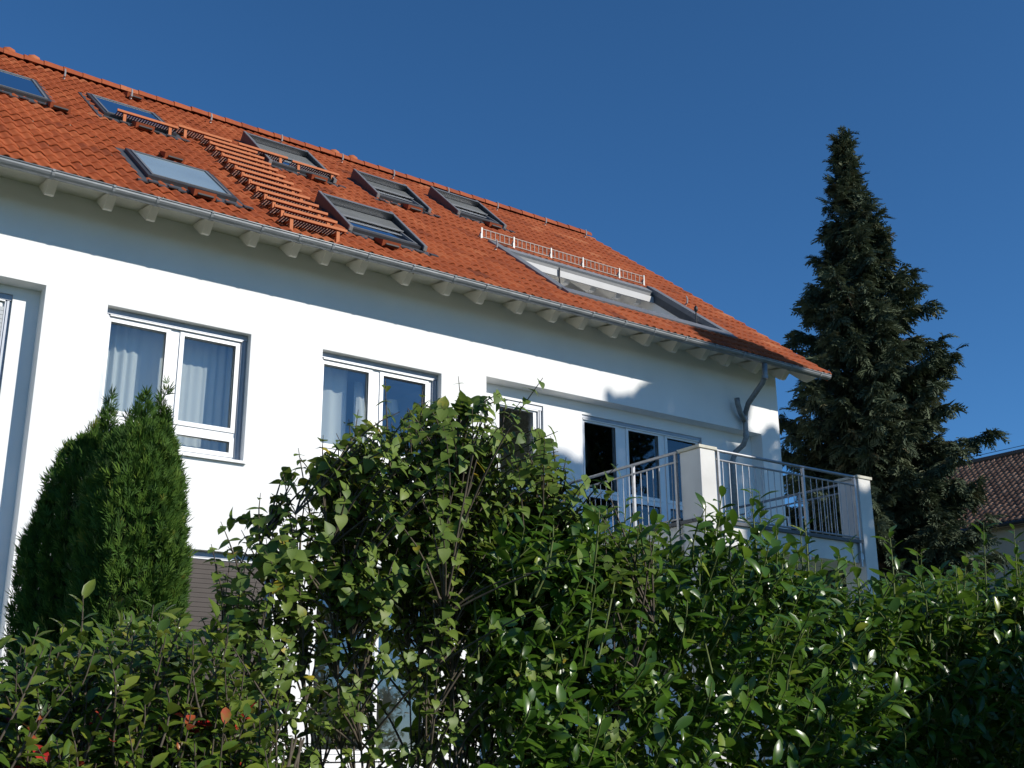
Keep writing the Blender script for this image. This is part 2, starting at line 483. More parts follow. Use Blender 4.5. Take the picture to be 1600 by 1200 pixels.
for me in TV: me.polygons.foreach_set('use_smooth', [True] * len(me.polygons))
def tile_tint(): return int(np.clip(rng.normal(.54, .13), 0, .999) * 10)
for d, x, s in tiles[:300]:
    o = put('roof_tile', TV[tile_tint()], RP(x + rng.normal(0, .002), s + rng.normal(0, .004), 0), roof, rot)
bt = MB(); tint_v = []
for d, x, s in tiles[300:]:
    k = tile_tint(); src = tile_mesh(k / 9, rng.uniform(-.004, .006)); n0 = len(bt.v)
    ds = rng.normal(0, .004)
    bt.v += [RP(x + v[0], s + ds + v[1], v[2]) for v in src.v]; bt.f += [[n0 + q for q in f] for f in src.f]
    tint_v += [k / 9] * len(src.v)
o = bt.build('roof_tiles', M['tile'], roof, smooth=True, tint=0.5)
o.data.attributes['tint'].data.foreach_set('value', tint_v); o['kind'] = 'stuff'

def ridge_mesh(tint):
    b = MB(); n = 10; k = 0
    for xx, rr in ((0, .118), (.34, .105), (.34, .092), (0, .104)):
        for i in range(n + 1):
            t = math.pi * (i / n * 1.1 - .05)
            b.v.append((xx, -rr * 1.05 * math.cos(t), rr * math.sin(t)))
    for r0, r1 in ((0, 1), (1, 2), (2, 3), (3, 0)):
        for i in range(n):
            b.f.append([r0 * (n + 1) + i, r0 * (n + 1) + i + 1, r1 * (n + 1) + i + 1, r1 * (n + 1) + i])
    me, _ = b.mesh('ridge_tile', M['tile'], smooth=False, origin=(0, 0, 0), tint=tint)
    return me
RV = [ridge_mesh(k / 9) for k in range(10)]
x = XV - .02 - .33
while x > -1:
    put('ridge_tile', RV[tile_tint()], (x, RIDGE_Y, H(RIDGE_Z + .035 + rng.normal(0, .004))), roof, ((1, 0, 0), (0, 1, 0), (0, 0, 1)))
    x -= .325
for x in (3.15, 3.55, 9.25, 9.65):           # little clay domes standing on the ridge
    c = MB(); c.tube([(x - .10, RIDGE_Y - .03, H(RIDGE_Z + .09)), (x - .07, RIDGE_Y - .03, H(RIDGE_Z + .105)), (x, RIDGE_Y - .03, H(RIDGE_Z + .115)), (x + .07, RIDGE_Y - .03, H(RIDGE_Z + .105)), (x + .10, RIDGE_Y - .03, H(RIDGE_Z + .09))], [.03, .065, .08, .065, .03], 12)
    c.build('ridge_vent', M['tile'], roof, smooth=True, tint=.9)
vg = MB(); vg.prism([(-.10, -.05), (.03, -.05), (.03, SR), (-.10, SR)], XV - .055, XV - .03, fn=lambda x, h, s: RP(x, s, h)); vg.build('verge_board', M['tile'], roof, tint=.4)

uf = MB(); uf.box(XL, XV - .06, -.075, -.045, .03, .30, fn=RPm); uf.build('eaves_light_stop', M['lead'], roof)  # sheet added under the tiles to stop sun leaking onto the wall
hk = MB(); hk.box(-.018, .018, -.006, .004, 0, .03); hk.tube([(0, 0, .02), (0, -.045, .035), (0, -.06, .10), (0, -.035, .17)], [.017, .017, .015, .012], 6)
hook_me, _ = hk.mesh('roof_hook', M['hook'], origin=(0, 0, 0))
for x, s in ((3.92, 7.42), (5.05, 7.5), (6.50, 7.58), (7.91, 7.7), (9.18, 7.7), (10.31, 7.68), (11.55, 7.6), (12.83, 7.7), (14.10, 7.7), (15.25, 7.75), (10.13, 2.75), (14.30, 2.6)):
    put('roof_hook', hook_me, RP(x, s - (.22 if s > 7 else .1), .06), roof)

vt = MB()
vt.prism([(0, 0), (.02, .085), (.30, .03), (.30, 0)], -.14, .14, fn=lambda x, a, b: (x, a, b))
vent_me, _ = vt.mesh('vent_tile', M['tile'], origin=(0, 0, 0), tint=.3)
for x, s in ((4.55, .42), (7.20, .47), (3.35, 3.85), (4.66, 4.35), (7.55, 4.35), (9.28, 4.15), (5.15, 7.4), (4.66, 2.45), (11.4, 4.95)):
    vo = put('vent_tile', vent_me, RP(x, s, .060), house, rot)
    q = MB(); q.box(x - .10, x + .10, .078, .118, s - .003, s + .020, fn=RPm); q.build('vent_opening', M['rubber'], vo)

# ---- skylights
for x0, x1, s0, s1, kit in SKYL:
    fl = sheet(x0 - .10, x1 + .10, s0 - .17, s1 + .10, .005, .045, [(x0 + .02, x1 - .02, s0 + .02, s1 - .02)], fn=RPm)
    sk = fl.build('skylight', M['lead'], house)
    ap = MB()                                # pleated apron below the window
    for k in range(12):
        a = x0 - .16 + (x1 - x0 + .32) * k / 12; w = (x1 - x0 + .32) / 12
        ap.box(a, a + w, .035 + (.02 if k % 2 else .0), .05 + (.02 if k % 2 else .0), s0 - .24, s0 - .165, fn=RPm)
    ap.build('apron', M['lead'], sk)
    hf = .09
    sheet(x0, x1, s0, s1, .02, hf, [(x0 + .07, x1 - .07, s0 + .09, s1 - .10)], fn=RPm).build('frame', M['skyframe'], sk)
    e = sheet(x0 + .055, x1 - .055, s0 + .075, s1 - .085, hf + .001, hf + .013, [(x0 + .085, x1 - .085, s0 + .105, s1 - .115)], fn=RPm)
    e.build('sash_edge', M['skyedge'], sk)
    p = MB(); p.box(x0 + .06, x1 - .06, .078, .088, s0 + .08, s1 - .09, fn=RPm); p.build('pane', M['paleglass'] if s0 < .9 else M['skyglass'], sk)
    bk = MB(); bk.box(x0 + .06, x1 - .06, .052, .060, s0 + .08, s1 - .09, fn=RPm)
    bk.build('pane_backing', M['paleblind'] if s0 < .9 else (M['dimblind'] if not kit else M['dark']), sk)  # blind; under shutter kits a dark sheet standing for the unlit interior
    if kit:
        for xa, xb in ((x0 - .035, x0 + .005), (x1 - .005, x1 + .035)):
            rl = MB(); rl.prism([(.03, s0 - .02), (.115, s0 - .02), (.22, s1 - .05), (.22, s1 + .06), (.03, s1 + .06)], xa, xb, fn=lambda x, h, s: RP(x, s, h)); rl.build('guide_rail', M['skyframe'], sk)
            re = MB(); re.prism([(.115, s0 - .03), (.128, s0 - .03), (.238, s1 + .05), (.222, s1 + .05)], xa - .004, xb + .004, fn=lambda x, h, s: RP(x, s, h)); re.build('rail_edge', M['skyedge'], sk)
            k = MB(); k.box(xa - .006, xb + .006, .06, .125, s0 - .055, s0 - .021, fn=RPm); k.build('rail_end', M['hook'], sk)
        bx = MB(); n = 9
        pr = [(.13 + .105 * math.sin(math.pi * (i / (n - 1) - .5) + .0), s1 - .02 + .11 * math.cos(math.pi * (i / (n - 1) - .5))) for i in range(n)]
        bx.prism(pr + [(.235, s1 - .14), (.215, s1 - .14)][:1], x0 + .006, x1 - .006, fn=lambda x, h, s: RP(x, s, h))
        bx.build('shutter_box', M['skyedge'], sk)
        sl = MB(); m_ = s0 + (s1 - s0) * .50
        ns = 9
        for i in range(ns):
            a = m_ + (s1 - .20 - m_) * i / ns; d = (s1 - .20 - m_) / ns
            sl.box(x0 + .03, x1 - .03, .110 + .02 * i / ns, .117 + .02 * i / ns, a + .006, a + d, fn=RPm)
        sl.build('awning', M['blind'], sk)
        wt = MB(); wt.tube([RP(x0 + .03, m_, .114), RP(x1 - .03, m_, .114)], .013, 8); wt.build('pull_bar', M['skyedge'], sk)

# ---- chimney-sweep steps and gangway gratings
def grating(x0, x1, s, hz=.20, depth=.27, name='roof_step'):
    """horizontal grating bolted to the slope; its front edge stands out over the tiles"""
    fx, fy, fz = RP(0, s, hz)
    st = MB(); st.box(x0, x1, fy - .010, fy + .010, fz - .030, fz + .004)
    root = st.build(name, M['ladder'], house)
    gr_ = MB()
    n = int((x1 - x0) / .042)
    for i in range(n + 1):
        x = x0 + .02 + (x1 - x0 - .04) * i / n
        gr_.box(x - .0035, x + .0035, fy + .012, fy + depth, fz - .026, fz - .004)
    for k in range(1, 6):
        y = fy + depth * k / 5.0 - .012
        gr_.box(x0 + .02, x1 - .02, y - .003, y + .003, fz - .024, fz - .0055)
    g_ = gr_.build('grating', M['grate'], root)
    for x in (x0 + .10, x1 - .14):
        b = MB()
        zs = lambda y: H(RZ0 + (y - RY0) * SN / CS) + .03
        b.prism([(fy + .012, fz - .031), (fy + .05, fz - .031), (fy + .05, zs(fy + .05)), (fy + .012, zs(fy + .012))], x, x + .045)
        b.prism([(fy + depth, fz - .03), (fy + depth, fz - .006), (fy + .05, fz - .037), (fy + .05, fz - .06)], x + .012, x + .038)
        b.build('bracket', M['ladder'], root)
for k in range(12):
    grating(5.455 + .0135 * k, 6.345 + .0135 * k, .12 + .405 * k, name='roof_step')
for x0, x1, s in ((4.28, 5.22, 4.68), (5.29, 6.17, 4.95), (6.30, 7.16, 4.98), (7.19, 8.05, 4.82)):
    grating(x0, x1, s, name='gangway_grating')

# ---- snow guard above the roof terrace
SGX = [10.32, 11.0, 11.82, 12.55, 13.42, 14.03]
sb = MB()
def SG(x, z, off=0): 
    p = RP(x, 3.50, .03); return (p[0], p[1] - off, p[2] + z)
sb.box(SGX[0], SGX[-1], SG(0, 0)[1] - .008, SG(0, 0)[1] + .008, SG(0, .035)[2], SG(0, .05)[2])
sb.box(SGX[0], SGX[-1], SG(0, 0)[1] - .008, SG(0, 0)[1] + .008, SG(0, .185)[2], SG(0, .20)[2])
sguard = sb.build('snow_guard', M['snow'], house)
for a, b_ in zip(SGX[:-1], SGX[1:]):
    n = int(round((b_ - a) / .095))
    for i in range(1, n):
        x = a + (b_ - a) * i / n
        q = MB(); q.box(x - .006, x + .006, SG(0, 0)[1] - .006, SG(0, 0)[1] + .006, SG(0, .05)[2], SG(0, .185)[2]); q.build('guard_bar', M['snow'], sguard)
for x in SGX:
    q = MB(); p0 = SG(x, -.04); y = p0[1]
    q.box(x - .014, x + .014, y - .022, y - .009, p0[2], SG(x, .21)[2])
    q.prism([(y - .012, SG(x, .12)[2]), (y + .01, SG(x, .14)[2]), (y + .10, SG(x, .06)[2]), (y + .08, SG(x, .04)[2])], x - .012, x + .012)
    q.box(x - .03, x - .014, y - .03, y - .012, p0[2] - .01, SG(x, .09)[2])
    q.build('guard_post', M['hook'], sguard)

# ---- cut-in roof terrace
nx0, nx1, ns0, ns1 = NOTCH
ter = MB()
TF = H(5.75)                                 # terrace floor
yb_ = 16.9
ter.box(nx0 - .02, nx1 + .02, 13.62, yb_, TF - .05, TF)
terrace = ter.build('roof_terrace', M['concrete'], house)
for xa, xb in ((nx0 - .16, nx0 - .005), (nx1 + .005, nx1 + .16)):
    ck = MB(); y0 = 13.60; y1 = RP(0, ns1)[1]
    ck.prism([(y0 - .0, TF - .05), (yb_, TF - .05), (yb_, RP(0, (yb_ - RY0) / CS, -.14)[2]), (y1, RP(0, ns1, -.01)[2]), (y0, RP(0, (y0 - RY0) / CS, -.01)[2])], xa, xb)
    ck.prism([(13.19, RP(0, ns0, -.40)[2]), (13.598, RP(0, ns0, -.40)[2]), (13.598, RP(0, (13.598 - RY0) / CS, -.01)[2]), (13.19, RP(0, ns0, -.01)[2])], xa, xb)
    ck.build('cheek_wall', M['plaster'], terrace)
    fc = MB(); xo, xi = (xa, xb + .03) if xa < 12 else (xa - .03, xb)
    fc.box(xo, xi, -.01, .075, ns0 - .05, ns1 + .02, fn=RPm); fc.build('verge_flashing', M['skyedge'], terrace)
    f2 = MB(); xo, xi = (xb + .002, xb + .028) if xa < 12 else (xa - .028, xa - .002)
    f2.box(xo, xi, -.14, -.011, ns0, ns1, fn=RPm); f2.build('flashing_skirt', M['lead'], terrace)
bw2 = MB(); bw2.box(nx0, nx1, yb_, yb_ + .1, TF, RP(0, (yb_ - RY0) / CS, -.14)[2]); bw2.build('terrace_wall', M['plaster'], terrace)
dd = sheet(11.2, 13.4, TF + .02, TF + 2.1, yb_ - .05, yb_ - .005, [(11.28, 12.26, TF + .1, TF + 2.0), (12.34, 13.32, TF + .1, TF + 2.0)]); dd.build('terrace_door', M['frame'], terrace)
pa = MB(); pa.box(nx0 - .1, nx1 + .1, .03, .075, ns0 - .24, ns0 + .03, fn=RPm); pa.build('parapet_capping', M['skyedge'], terrace)
pb = MB(); y0 = RP(0, ns0)[1]; pb.box(nx0, nx1, y0 + .02, y0 + .12, H(6.35), RP(0, ns0, .0)[2]); pb.box(nx0, nx1, y0 + .121, 13.62, H(6.35), H(6.45)); pb.build('parapet_wall', M['plaster'], terrace)
y1, z1 = RP(0, ns1 - .22)[1:]
hd = MB(); hd.box(nx0 - .02, nx1 + .02, -.01, .035, ns1 - .23, ns1 + .06, fn=RPm); hd.build('head_flashing', M['headlead'], terrace)
h2 = MB(); h2.box(nx0 + .03, nx1 - .03, y1 - .005, y1 + .02, z1 - .10, z1 - .012); h2.build('shadow_band', M['lead'], terrace)  # dark strip stands for the shadowed gutter gap under the roof edge
fb = MB(); fb.box(nx0 + .03, nx1 - .03, y1 - .035, y1 - .006, z1 - .205, z1 - .085); fb.build('terrace_fascia', M['paint'], terrace)
dpt = MB(); dpt.tube([(11.75, y1 - .06, z1 - .05), (11.75, y1 - .06, z1 - .45)], .014, 8); dpt.build('drain_pipe', M['dark'], terrace, smooth=True)
sof = MB(); sof.prism([(-.17, ns1 - .20), (-.14, ns1 - .20), (-.14, (yb_ - RY0) / CS), (-.17, (yb_ - RY0) / CS)], nx0, nx1, fn=lambda x, h, s: RP(x, s, h)); sof.build('terrace_soffit', M['soffit'], terrace)
for x in (10.9, 11.5, 12.1, 12.7, 13.3, 13.8):
    q = MB(); q.prism([(-.33, ns1 - .08), (-.33, (yb_ - RY0) / CS), (-.172, (yb_ - RY0) / CS), (-.172, ns1 - .18), (-.26, ns1 - .18)], x - .06, x + .06, fn=lambda x, h, s: RP(x, s, h)); q.build('terrace_rafter', M['plaster'], terrace)

# ------------------------------------------------------------------ windows and doors
def unit(name, x0, x1, z0, z1, y, lights, guides=.07, top=.07, sill=True, shutter=False, depth=.07):
    fr = sheet(x0 + guides, x1 - guides, z0 + .02, z1 - top, y, y + depth, lights)
    w = fr.build(name, M['frame'], house)
    for xa, xb, za, zb in lights:
        sheet(xa - .045, xb + .045, za - .045, zb + .045, y - .016, y - .001, [(xa + .008, xb - .008, za + .008, zb - .008)]).build('sash', M['frame'], w)
        p = MB(); p.box(xa, xb, y + .028, y + .040, za, zb); p.build('pane', M['glass'], w)
        gk = sheet(xa, xb, za, zb, y - .0005, y + .014, [(xa + .012, xb - .012, za + .012, zb - .012)]); gk.build('gasket', M['rubber'], w)
    if top:
        t = MB(); t.box(x0 + .002, x1 - .002, y - .05, y + .05, z1 - top, z1 - .003); t.build('shutter_box', M['guide'], w)
        t = MB(); t.box(x0 + guides, x1 - guides, y - .045, y - .02, z1 - top - .018, z1 - top - .002); t.build('shutter_end_bar', M['frame'], w)
    for xa, xb in ((x0 + .002, x0 + guides), (x1 - guides, x1 - .002)):
        gd = MB(); gd.box(xa, xb, y - .03, y + .05, z0 + .02, z1 - top - .002)
        gd.box((xa + xb) / 2 - .012, (xa + xb) / 2 + .012, y - .042, y - .0301, z0 + .02, z1 - top - .002)
        gd.build('shutter_guide', M['guide'], w)
    if sill:
        s_ = MB(); s_.hexa([(x0 - .03, YF - .05, z0 - .035), (x1 + .03, YF - .05, z0 - .035), (x1 + .03, y + .02, z0 - .012), (x0 - .03, y + .02, z0 - .012),
                            (x0 - .03, YF - .05, z0 - .003), (x1 + .03, YF - .05, z0 - .003), (x1 + .03, y + .02, z0 + .019), (x0 - .03, y + .02, z0 + .019)])
        s_.build('sill', M['frame'], w)
    return w
yw = YF + .15
def two(x0): return [(x0 + .085, x0 + .775, H(3.79), H(4.88)), (x0 + .985, x0 + 1.67, H(3.79), H(4.88)), (x0 + .085, x0 + .775, H(3.48), H(3.635)), (x0 + .985, x0 + 1.67, H(3.48), H(3.635))]
unit('casement_window', *W1, yw, two(W1[0]))
unit('casement_window', *W2, yw, two(W2[0] + .0))
gfw = unit('ground_floor_window', *G1, yw, [(G1[0] + .09, G1[1] - .12, H(.05), H(2.12))], sill=False)
rs = MB()
for k in range(42): rs.box(G1[0] + .075, G1[1] - .075, yw - .040, yw - .024, H(2.155) - .055 * (k + 1), H(2.155) - .055 * k - .004)
rs.build('roller_shutter', M['browncloth'], gfw)
unit('garden_door', *G2, yw, [(G2[0] + .13, G2[0] + .82, H(.0), H(2.1)), (G2[0] + 1.02, G2[1] - .13, H(0), H(2.1))], sill=False)
unit('narrow_window', *N3, YR + .07, [(N3[0] + .13, N3[1] - .14, H(3.70), H(4.83)), (N3[0] + .13, N3[1] - .14, H(2.95), H(3.6))], sill=False)
unit('balcony_door', *DR, YR + .07, [(a, b, H(za), H(zb)) for a, b in ((11.10, 11.75), (12.0, 12.66), (12.84, 13.50)) for za, zb in ((3.79, 4.84), (2.93, 3.67))], guides=.04, top=.05, sill=False)
wl = unit('recess_window', *WL0, YR + .07, [(.68, 1.45, H(2.95), H(4.85)), (1.6, 2.52, H(2.95), H(4.85))], sill=False)
rs = MB()
for k in range(14): rs.box(WL0[0] + .075, WL0[1] - .075, YR + .035, YR + .05, H(4.15) + .05 * k, H(4.15) + .05 * k + .046)
rs.build('roller_shutter', M['shutter'], wl)

# curtains and what stands behind the panes: things of their own
def curtain(x0, x1, z0, z1, y, amp, lam, label, lean=0.0):
    b = MB(); n = max(int((x1 - x0) / .012), 8); ph = rng.uniform(0, 6)
    m = 8
    for j in range(m + 1):
        t = j / m; z = z1 + (z0 - z1) * t
        for i in range(n + 1):
            u = i / n; x = x0 + (x1 - x0) * u
            a = amp * (.55 + .45 * math.sin(x * 3.1 + ph)) * (1 + .25 * t)
            b.v.append((x + lean * t * u + .006 * math.sin(x * 40 + ph), y + a * math.sin(2 * math.pi * x / lam + ph + .6 * math.sin(x * 5)) + .01 * math.sin(3 * t + x), z))
    for j in range(m):
        for i in range(n):
            a = j * (n + 1) + i; b.f.append([a, a + 1, a + n + 2, a + n + 1])
    o = b.build('curtain', M['curtain'], smooth=True)
    md = o.modifiers.new('thickness', 'SOLIDIFY'); md.thickness = .002
    return tag(o, label, 'curtain', 'curtains behind the windows')
cy = YF + .50
curtain(3.45, 4.58, H(2.72), H(5.2), cy, .05, .115, 'pleated white curtain behind the left pane above the thuja')
curtain(4.62, 5.70, H(2.72), H(5.2), cy + .02, .05, .11, 'pleated white curtain behind the right pane above the thuja')
curtain(6.40, 7.10, H(2.72), H(5.2), cy, .018, .19, 'pale smooth curtain drawn to the left side of the middle upper window')
curtain(7.22, 7.34, H(2.72), H(4.85), cy + .02, .015, .07, 'narrow tied back curtain beside the mullion of the middle upper window', lean=.35)
curtain(9.3, 9.78, H(2.72), H(4.2), YR + .42, .012, .16, 'pale green white curtain low in the narrow recess window')
curtain(12.62, 13.0, H(2.72), H(5.2), YR + .55, .03, .11, 'pale curtain hanging behind the right leaf of the balcony door')
curtain(11.75, 12.0, H(2.72), H(5.2), YR + .6, .03, .11, 'white curtain gathered behind the mullion of the balcony door')
lp = empty('table_lamp', (7.95, 13.95, H(3.4)), 'small lamp with a white shade standing behind the middle upper window', 'lamp')
q = MB(); q.tube([(7.95, 13.95, H(4.55)), (7.95, 13.95, H(4.75))], [.11, .085], 16); q.build('lamp_shade', M['shade'], lp, smooth=False)
q = MB(); q.tube([(7.95, 13.95, H(2.75)), (7.95, 13.95, H(4.56))], .012, 8); q.build('stand', M['dark'], lp)
q = MB(); q.tube([(7.95, 13.95, H(2.70)), (7.95, 13.95, H(2.75))], [.14, .12], 16); q.build('base', M['dark'], lp)

# ------------------------------------------------------------------ balcony
BX0, BX1, BY0 = 10.50, 13.88, 10.46
sl = MB(); sl.box(BX0 + .06, BX1 - .05, BY0 + .05, YF + .24, H(2.48), H(2.755))
balcony = sl.build('balcony', M['concrete'], house)
ed = MB()
ed.box(BX0 + .0, BX1, BY0 + .0, BY0 + .16, H(2.756), H(2.80)); ed.box(BX0 - .005, BX0 + .16, BY0 + .161, YF - .002, H(2.756), H(2.80)); ed.box(BX1 - .16, BX1 + .005, BY0 + .161, YF - .002, H(2.756), H(2.80))
ed.build('edge_flashing', M['lead'], balcony)
for xa in (BX0 + .022, BX1 - .20):
    p = MB(); p.box(xa, xa + .27, BY0 - .012, BY0 + .363, 0, H(3.70)); pl = p.build('balcony_pillar', M['concrete'], house, bevel=.006)
    c = MB(); c.box(xa - .03, xa + .30, BY0 - .03, BY0 + .39, H(3.702), H(3.745)); c.build('pillar_cap', M['cap'], pl, bevel=.005)
def railing(path_axis, a0, a1, fixed, posts, nb_skip=()):
    """flat steel railing along x (axis 0) or y (axis 1)"""
    def B(b, u0, u1, w, z0, z1):
        if path_axis == 0: b.box(u0, u1, fixed - w, fixed + w, z0, z1)
        else: b.box(fixed - w, fixed + w, u0, u1, z0, z1)
    b = MB()
    P = lambda u, z: (u, fixed, z) if path_axis == 0 else (fixed, u, z)
    b.tube([P(a0, H(3.715)), P(a1, H(3.715))], .021, 10)
    root = b.build('railing', M['steel'], house)
    for z, nm in ((3.59, 'upper_rail'), (2.83, 'lower_rail')):
        r = MB(); r.tube([P(a0, H(z)), P(a1, H(z))], .014, 8); r.build(nm, M['steel'], root)
    for u in posts:
        r = MB(); B(r, u - .018, u + .018, .018, H(2.42), H(3.70)); r.build('post', M['steel'], root)
        r = MB(); B(r, u - .03, u + .03, .026, H(2.52), H(2.60)); r.build('post_bracket', M['steel'], root)
    n = int((a1 - a0) / .118)
    for i in range(1, n):
        u = a0 + (a1 - a0) * i / n
        if min(abs(u - q) for q in posts) < .03: continue
        r = MB(); r.tube([P(u, H(2.83)), P(u, H(3.59))], .0065, 6); r.build('baluster', M['steel'], root)
railing(0, BX0 + .33, BX1 - .22, BY0 + .02, [BX0 + .37, 12.52, BX1 - .26])
railing(1, BY0 + .38, YF - .03, BX0 + .0, [BY0 + .42, 11.72, YF - .06])
railing(1, BY0 + .38, YF - .03, BX1 - .0, [BY0 + .42, 11.72, YF - .06])

ch = empty('garden_chair', (13.50, 12.05, H(2.76)), 'white plastic garden chair standing on the balcony behind the front railing', 'chair')
cx, cyy, cz = 13.50, 12.05, H(2.757)
q = MB(); q.box(cx - .22, cx + .22, cyy - .22, cyy + .20, cz + .40, cz + .43); q.build('seat', M['plastic'], ch, bevel=.01)
for sx in (-1, 1):
    for sy in (-1, 1):
        q = MB(); q.tube([(cx + sx * .23, cyy + sy * .22, cz), (cx + sx * .19, cyy + sy * .18, cz + .40)], .02, 8); q.build('leg', M['plastic'], ch)
q = MB()
arc = [(cx + .21 * math.cos(math.pi * k / 12), cyy + .26 + .02 * math.sin(math.pi * k / 12), cz + .52 + .26 * math.sin(math.pi * k / 12)) for k in range(13)]
q.tube([(cx + .2, cyy + .19, cz + .42)] + arc + [(cx - .2, cyy + .19, cz + .42)], .022, 8)
bk = q.build('backrest', M['plastic'], ch, smooth=True)
for k in range(7):
    x = cx - .15 + .05 * k; top = cz + .52 + .26 * math.sqrt(max(0, 1 - ((x - cx) / .21) ** 2))
    r = MB(); r.hexa([(x - .017, cyy + .195, cz + .43), (x + .017, cyy + .195, cz + .43), (x + .017, cyy + .207, cz + .43), (x - .017, cyy + .207, cz + .43), (x - .017, cyy + .262, top), (x + .017, cyy + .262, top), (x + .017, cyy + .274, top), (x - .017, cyy + .274, top)])
    r.build('slat', M['plastic'], bk)
for sx in (-1, 1):
    q = MB(); q.tube([(cx + sx * .23, cyy - .22, cz + .38), (cx + sx * .25, cyy - .2, cz + .60), (cx + sx * .25, cyy + .0, cz + .63), (cx + sx * .22, cyy + .23, cz + .58)], .02, 8); q.build('armrest', M['plastic'], ch, smooth=True)

# two things that look over the parapet of the roof terrace
y0 = 13.70
pp = empty('garden_torch', (13.88, y0, TF), 'slender dark pole with a round black knob behind the roof terrace parapet', 'garden torch')
zt = H(6.80)
q = MB(); q.tube([(13.88, y0, TF), (13.89, y0, zt + .52)], .012, 8); q.build('pole', M['dark'], pp)
q = MB(); q.tube([(13.89, y0, zt + .52), (13.89, y0, zt + .55), (13.89, y0, zt + .60), (13.89, y0, zt + .64)], [.015, .035, .035, .012], 10); q.build('head', M['dark'], pp, smooth=True)
pq = empty('potted_plant', (13.70, y0, TF), 'thin upright plant with sparse leaves in front of the terrace side wall', 'plant')
q = MB(); q.tube([(13.70, y0 + .12, TF), (13.70, y0 + .12, TF + .26)], [.10, .14], 14); q.build('pot', M['ntile'], pq, tint=.5)

# ------------------------------------------------------------------ foliage helpers
def norm(a): return a / np.maximum(np.linalg.norm(a, axis=-1, keepdims=True), 1e-9)

def leaf_tpl(stations, fold, droop, twist=0.0, side_curl=0.0):
    """one blade along +Y, face +Z; stations = [(t, half width)]; last station is the tip"""
    V, F = [], []
    for t, w in stations[:-1]:
        z0 = -droop * t * t
        for sx in (-1, 0, 1):
            V.append((sx * w, t, z0 + (fold * w if sx else 0) - side_curl * (abs(sx) * w) ** 2 * 4 + twist * sx * w * t))
    t, _ = stations[-1]
    V.append((0, t, -droop * t * t))
    n = len(stations) - 1
    for k in range(n - 1):
        a = 3 * k
        for c in (0, 1):
            F += [(a + c, a + c + 1, a + c + 4), (a + c, a + c + 4, a + c + 3)]
    a = 3 * (n - 1); tip = 3 * n
    F += [(a, a + 1, tip), (a + 1, a + 2, tip)]
    return np.array(V, float), np.array(F, int)

HEART = [(-.07, .15), (-.01, .30), (.11, .40), (.28, .43), (.46, .385), (.64, .28), (.82, .13), (1.0, 0)]
OBL = [(0, .02), (.14, .11), (.38, .19), (.64, .205), (.86, .12), (1.0, 0)]
OVAL = [(0, .03), (.2, .17), (.5, .24), (.78, .15), (1.0, 0)]
TP = {'heart': [leaf_tpl(HEART, .16, .14, .08), leaf_tpl(HEART, .30, .28, -.12), leaf_tpl(HEART, .08, .36, .15), leaf_tpl(HEART, .22, .06, -.2)],
      'laurel': [leaf_tpl(OBL, .28, .16, .1), leaf_tpl(OBL, .42, .30, -.2), leaf_tpl(OBL, .15, .10, .2), leaf_tpl(OBL, .3, .42, 0)],
      'photinia': [leaf_tpl(OVAL, .4, .2, .1), leaf_tpl(OVAL, .25, .35, -.2), leaf_tpl(OVAL, .5, .1, .2)],
      'leaf': [leaf_tpl([(0, .05), (.3, .32), (.7, .25), (1, 0)], .2, .2)]}

def fan_tpl(n, spread, length, width, droop=0.0, jitter=.15, seed=0):
    """a flat spray of thin pointed fingers"""
    r = np.random.default_rng(seed); V, F = [], []
    for k in range(n):
        u = (k + .5) / n * 2 - 1
        a = u * spread + r.normal(0, jitter)
        L = length * (1 - .45 * abs(u)) * r.uniform(.8, 1.15); b0 = .25 * (1 - abs(u)) * r.uniform(.3, 1)
        d = np.array([math.sin(a), math.cos(a), 0]); p = np.array([-math.cos(a), math.sin(a), 0])
        o = np.array([0, b0, 0]); z = r.normal(0, .10)
        i = len(V)
        V += [o - p * width * .35, o + p * width * .35, o + d * L * .55 + p * width + [0, 0, z * .5 - droop * .3], o + d * L * .55 - p * width + [0, 0, z * .5 - droop * .3], o + d * L + [0, 0, z - droop]]
        F += [(i, i + 1, i + 2), (i, i + 2, i + 3), (i + 3, i + 2, i + 4)]
    return np.array(V, float), np.array(F, int)

def feather_tpl(n, seed, droop=.25):
    """a conifer twig: a thin axis with short drooping side shoots"""
    r = np.random.default_rng(seed); V, F = [], []
    def blade(o, d, L, w, dz):
        i = len(V); p = np.cross(d, [0, 0, 1]); p = p / max(np.linalg.norm(p), 1e-6)
        m = o + d * L * .5 + np.array([0, 0, -dz * .25])
        V.extend([o, m + p * w, o + d * L + np.array([0, 0, -dz]), m - p * w]); F.extend([(i, i + 1, i + 2), (i, i + 2, i + 3)])
    blade(np.zeros(3), np.array([0, 1., 0]), 1.0, .045, droop)
    for k in range(n):
        t = .06 + .9 * k / n; s = -1 if k % 2 else 1
        a = s * r.uniform(.5, 1.0); L = (.42 * (1 - t) + .14) * r.uniform(.8, 1.2)
        blade(np.array([0, t, -droop * t * t]), np.array([math.sin(a), math.cos(a), r.normal(0, .25)]), L, .052, droop * L * r.uniform(.6, 1.6))
    return np.array(V, float), np.array(F, int)

def frames(D, N):
    Y = norm(D); Z = norm(N - Y * (N * Y).sum(-1, keepdims=True)); X = np.cross(Y, Z)
    return X, Y, Z

